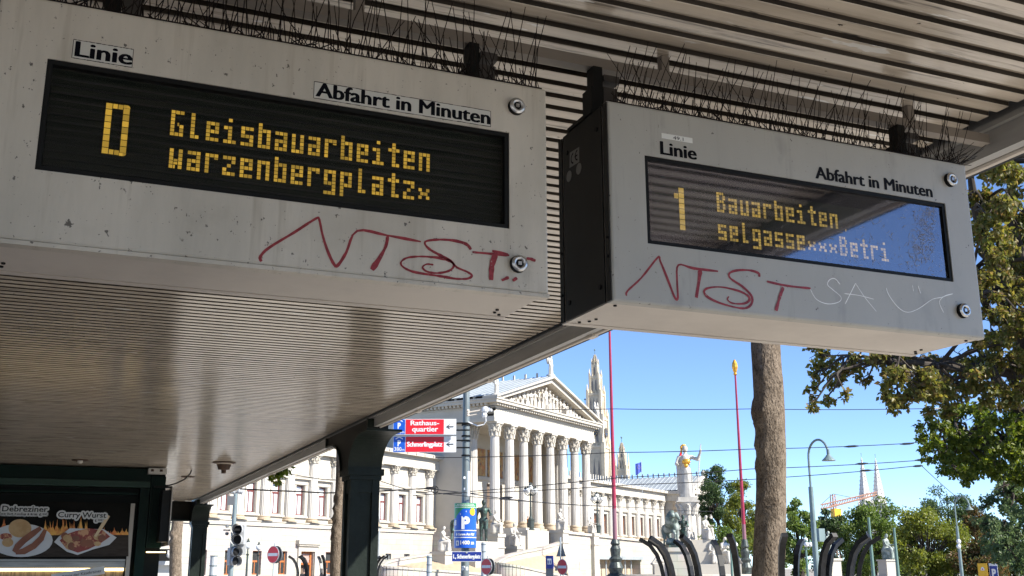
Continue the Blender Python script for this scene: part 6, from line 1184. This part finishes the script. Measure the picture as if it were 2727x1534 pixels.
tag(m.build('leafy_twig', 'leaf_green'), 'leafy twig hanging below the shelter edge before the left wing', 'twig')
# big trees at the right
def blob_tree(label, trunk, limbs, blobs, dist, nl, ls, lm, seed, jit=1.4, sq=.85):
    rr = random.Random(seed); b0 = at(*trunk[0]); o = thing('park_tree', (b0.x, b0.y, 0), label, 'tree', 'big trees at the right edge'); m = MB(); anchors = []
    for pts, rad in limbs:
        W = [at(*p) for p in pts]
        limb_mesh(m, W, rad, 10); anchors += [(w, r) for w, r in zip(W[1:], rad[1:])]
    T = at(*trunk[1]); tm = MB(); limb_mesh(tm, [(b0.x, b0.y, 0), b0.lerp(T, .5)+Vector((.1, 0, 0)), T], [.36, .3, .24], 14); tm.build('trunk', 'bark_dark', o)
    lf = MB()
    for (x, y, r) in blobs:
        d = dist+rr.uniform(-jit, jit); c = at(x, y, d); R3 = r/2862*d; best = min(anchors, key=lambda q: (q[0]-c).length)
        mid = best[0].lerp(c, .5)+Vector((rr.uniform(-.2, .2), rr.uniform(-.2, .2), rr.uniform(.0, .3))); limb_mesh(m, [best[0], mid, c], [min(best[1], .05), .022, .007], 6)
        for k in range(3): e = c+Vector((rr.gauss(0, 1), rr.gauss(0, 1), rr.gauss(0, .6))).normalized()*R3*.8; m.tube([mid.lerp(c, .6), c.lerp(e, .5)+ZD*.04, e], [.012, .008, .004], 4)
        for k in range(4): q = c+Vector((rr.gauss(0, .5), rr.gauss(0, .5), rr.gauss(0, .45)))*R3; leaves(lf, q, R3*rr.uniform(.4, .62), int(nl*R3*R3/4)+6, ls, rr, sq, .35, .2)
    m.build('branches', 'bark_dark', o); lf.build('crown', lm, o); return o
up_ = [(2650, 450, 50), (2705, 470, 55), (2620, 520, 40), (2690, 540, 55), (2640, 590, 45), (2715, 610, 50), (2610, 625, 35), (2665, 670, 50), (2720, 690, 45), (2620, 720, 35), (2690, 745, 45), (2650, 790, 45), (2715, 800, 50), (2620, 830, 40), (2680, 860, 55), (2720, 890, 45), (2640, 900, 45)]
low_ = [(2185, 950, 38), (2225, 965, 42), (2185, 1000, 30), (2170, 1040, 22), (2162, 1085, 20), (2200, 1060, 20), (2235, 1015, 34), (2255, 1050, 16), (2285, 975, 42), (2330, 965, 38), (2310, 1010, 22), (2380, 970, 45), (2420, 1010, 38), (2440, 960, 45), (2420, 1055, 22), (2480, 990, 52), (2480, 1045, 35), (2540, 960, 55), (2545, 1030, 50), (2600, 985, 60), (2610, 1050, 50), (2660, 960, 60), (2680, 1040, 65), (2725, 985, 55)]
gr_ = [(2480, 1130, 32), (2455, 1150, 22), (2500, 1165, 42), (2545, 1110, 45), (2560, 1165, 50), (2610, 1110, 50), (2620, 1170, 55), (2680, 1110, 55), (2690, 1180, 55), (2725, 1140, 50), (2485, 1205, 30), (2530, 1220, 42), (2590, 1230, 45), (2650, 1235, 45), (2705, 1250, 45), (2510, 1250, 25), (2560, 1268, 28), (2470, 1225, 18)]
as_ = [(2720, 1270, 40), (2680, 1300, 42), (2725, 1330, 45), (2645, 1330, 30), (2690, 1355, 45), (2640, 1385, 34), (2700, 1410, 50), (2655, 1420, 40), (2620, 1350, 18), (2690, 1465, 45), (2650, 1470, 30), (2725, 1480, 45), (2620, 1400, 20)]
rb_ = random.Random(44)
up_ += [(2590+rb_.random()**.8*150, rb_.uniform(430, 930), rb_.uniform(30, 52)) for _ in range(34)]; low_ += [(rb_.uniform(2360, 2735), rb_.uniform(955, 1080), rb_.uniform(28, 48)) for _ in range(24)]
up_ += [(rb_.uniform(2740, 3080), rb_.uniform(250, 1000), rb_.uniform(50, 75)) for _ in range(34)]; gr_ += [(rb_.uniform(2740, 3050), rb_.uniform(950, 1330), rb_.uniform(45, 65)) for _ in range(18)]; as_ += [(rb_.uniform(2735, 2900), rb_.uniform(1250, 1500), rb_.uniform(40, 55)) for _ in range(10)]
blob_tree('big yellowing maple filling the right edge beside and below the display', ((2860, 1516, 19), (2790, 1000, 19)), [([(2790, 1000, 19), (2700, 860, 18.6), (2640, 700, 18.4), (2600, 560, 18.3), (2585, 470, 18.3)], [.2, .15, .11, .08, .05]), ([(2790, 1000, 19), (2740, 780, 19.2), (2700, 600, 19.3), (2690, 430, 19.4)], [.18, .13, .09, .06]), ([(2790, 1010, 19), (2650, 985, 18.5), (2500, 975, 18), (2360, 960, 17.6), (2240, 985, 17.4)], [.16, .1, .06, .035, .015]), ([(2650, 860, 18.6), (2610, 780, 18.3), (2590, 720, 18.2)], [.08, .05, .03])], up_+low_, 18.3, 3300, .078, 'leaf_maple', 31)
gr_ += [(2500+rb_.random()**.7*235, rb_.uniform(1090, 1270), rb_.uniform(28, 48)) for _ in range(28)]
blob_tree('greener broadleaf tree under the yellowing maple at the right edge', ((2900, 1516, 22), (2830, 1200, 22)), [([(2830, 1200, 22), (2720, 1100, 21.6), (2650, 1000, 21.4)], [.2, .13, .08]), ([(2830, 1220, 22), (2680, 1180, 21.5), (2560, 1170, 21), (2490, 1180, 20.8)], [.15, .08, .05, .02])], gr_, 21.3, 3000, .078, 'leaf_green', 32)
as_ += [(rb_.uniform(2640, 2735), rb_.uniform(1260, 1500), rb_.uniform(26, 44)) for _ in range(16)]
blob_tree('pale green ash tree low at the right edge before the rusty tree', ((2840, 1516, 26), (2800, 1400, 26)), [([(2800, 1400, 26), (2730, 1340, 25.6), (2680, 1310, 25.4)], [.16, .09, .04]), ([(2800, 1430, 26), (2720, 1430, 25.6), (2660, 1420, 25.3)], [.12, .07, .03])], as_, 25.5, 2400, .078, 'leaf_ash', 33)
def far_tree(px, py, rx, ry, dist, lm, lab, seed, n=30, ls=.27):
    rr = random.Random(seed); c = at(px, py, dist); sx, sz = rx*1.22/2862*dist, ry*1.12/2862*dist; n = int(n*1.45); o = thing('park_tree', (c.x, c.y, 0), lab, 'tree', 'park trees in the distance'); tm = MB(); limb_mesh(tm, [(c.x, c.y, 0), (c.x+.2, c.y, max(1, c.z*.6)), (c.x, c.y, max(1.5, c.z))], [.4, .32, .2], 8); lf = MB(); br = MB()
    for i in range(n):
        v = Vector((rr.gauss(0, 1), rr.gauss(0, 1), rr.gauss(0, 1))).normalized()*rr.uniform(.45, .92); p = c+Vector((v.x*sx, v.y*sx, v.z*sz)); 
        if p.z < .8: p.z = rr.uniform(.8, 2)
        rb = sx*rr.uniform(.22, .38); leaves(lf, p, rb, 250, ls, rr, .75, .2, .4); br.tube([(c.x, c.y, max(.5, c.z-sz*.5)), c.lerp(p, .6), p], [.1, .06, .02], 5)
    tm.build('trunk', 'bark_dark', o); br.build('branches', 'bark_dark', o); lf.build('crown', lm, o)
for a in ((2320, 1440, 82, 108, 135, 'leaf_far', 'broad mid green park tree below the church spires', 1, 44), (2470, 1455, 92, 96, 125, 'leaf_lime', 'rounded yellow-green park tree right of the monument', 2, 46), (2525, 1380, 70, 72, 170, 'leaf_dark', 'dark green taller tree behind the yellow-green round one', 3, 36), (2630, 1480, 75, 55, 120, 'leaf_rust', 'rusty orange low tree behind the ash at the far right', 4, 30), (2600, 1410, 42, 52, 160, 'leaf_rust', 'thin brownish tree behind the far curved lamp', 5, 20),
          (2128, 1440, 45, 108, 120, 'leaf_far', 'green tree close right of the thick trunk', 6, 34), (2205, 1425, 45, 62, 140, 'leaf_dark', 'olive dark tree below the crane cab', 7, 26), (1908, 1340, 50, 92, 185, 'leaf_dark', 'tall dark green tree right of the goddess statue', 8, 36), (1975, 1375, 48, 92, 165, 'leaf_lime', 'lighter green tree left of the thick trunk behind the red flagpole', 9, 34), (1925, 1460, 60, 70, 150, 'leaf_far', 'green tree low behind the fountain figures', 10, 30),
          (2040, 1430, 60, 95, 170, 'leaf_far', 'green tree mostly hidden behind the thick trunk', 11, 30), (2250, 1490, 70, 55, 150, 'leaf_dark', 'dark low tree behind the tree guard', 12, 26), (2700, 1500, 60, 50, 140, 'leaf_far', 'green low tree at the far right corner', 13, 20), (2400, 1500, 70, 40, 160, 'leaf_dark', 'dark low tree behind the monument pedestal', 14, 24), (2560, 1500, 60, 45, 165, 'leaf_dark', 'dark low tree behind the yellow sign', 15, 22)): far_tree(*a)
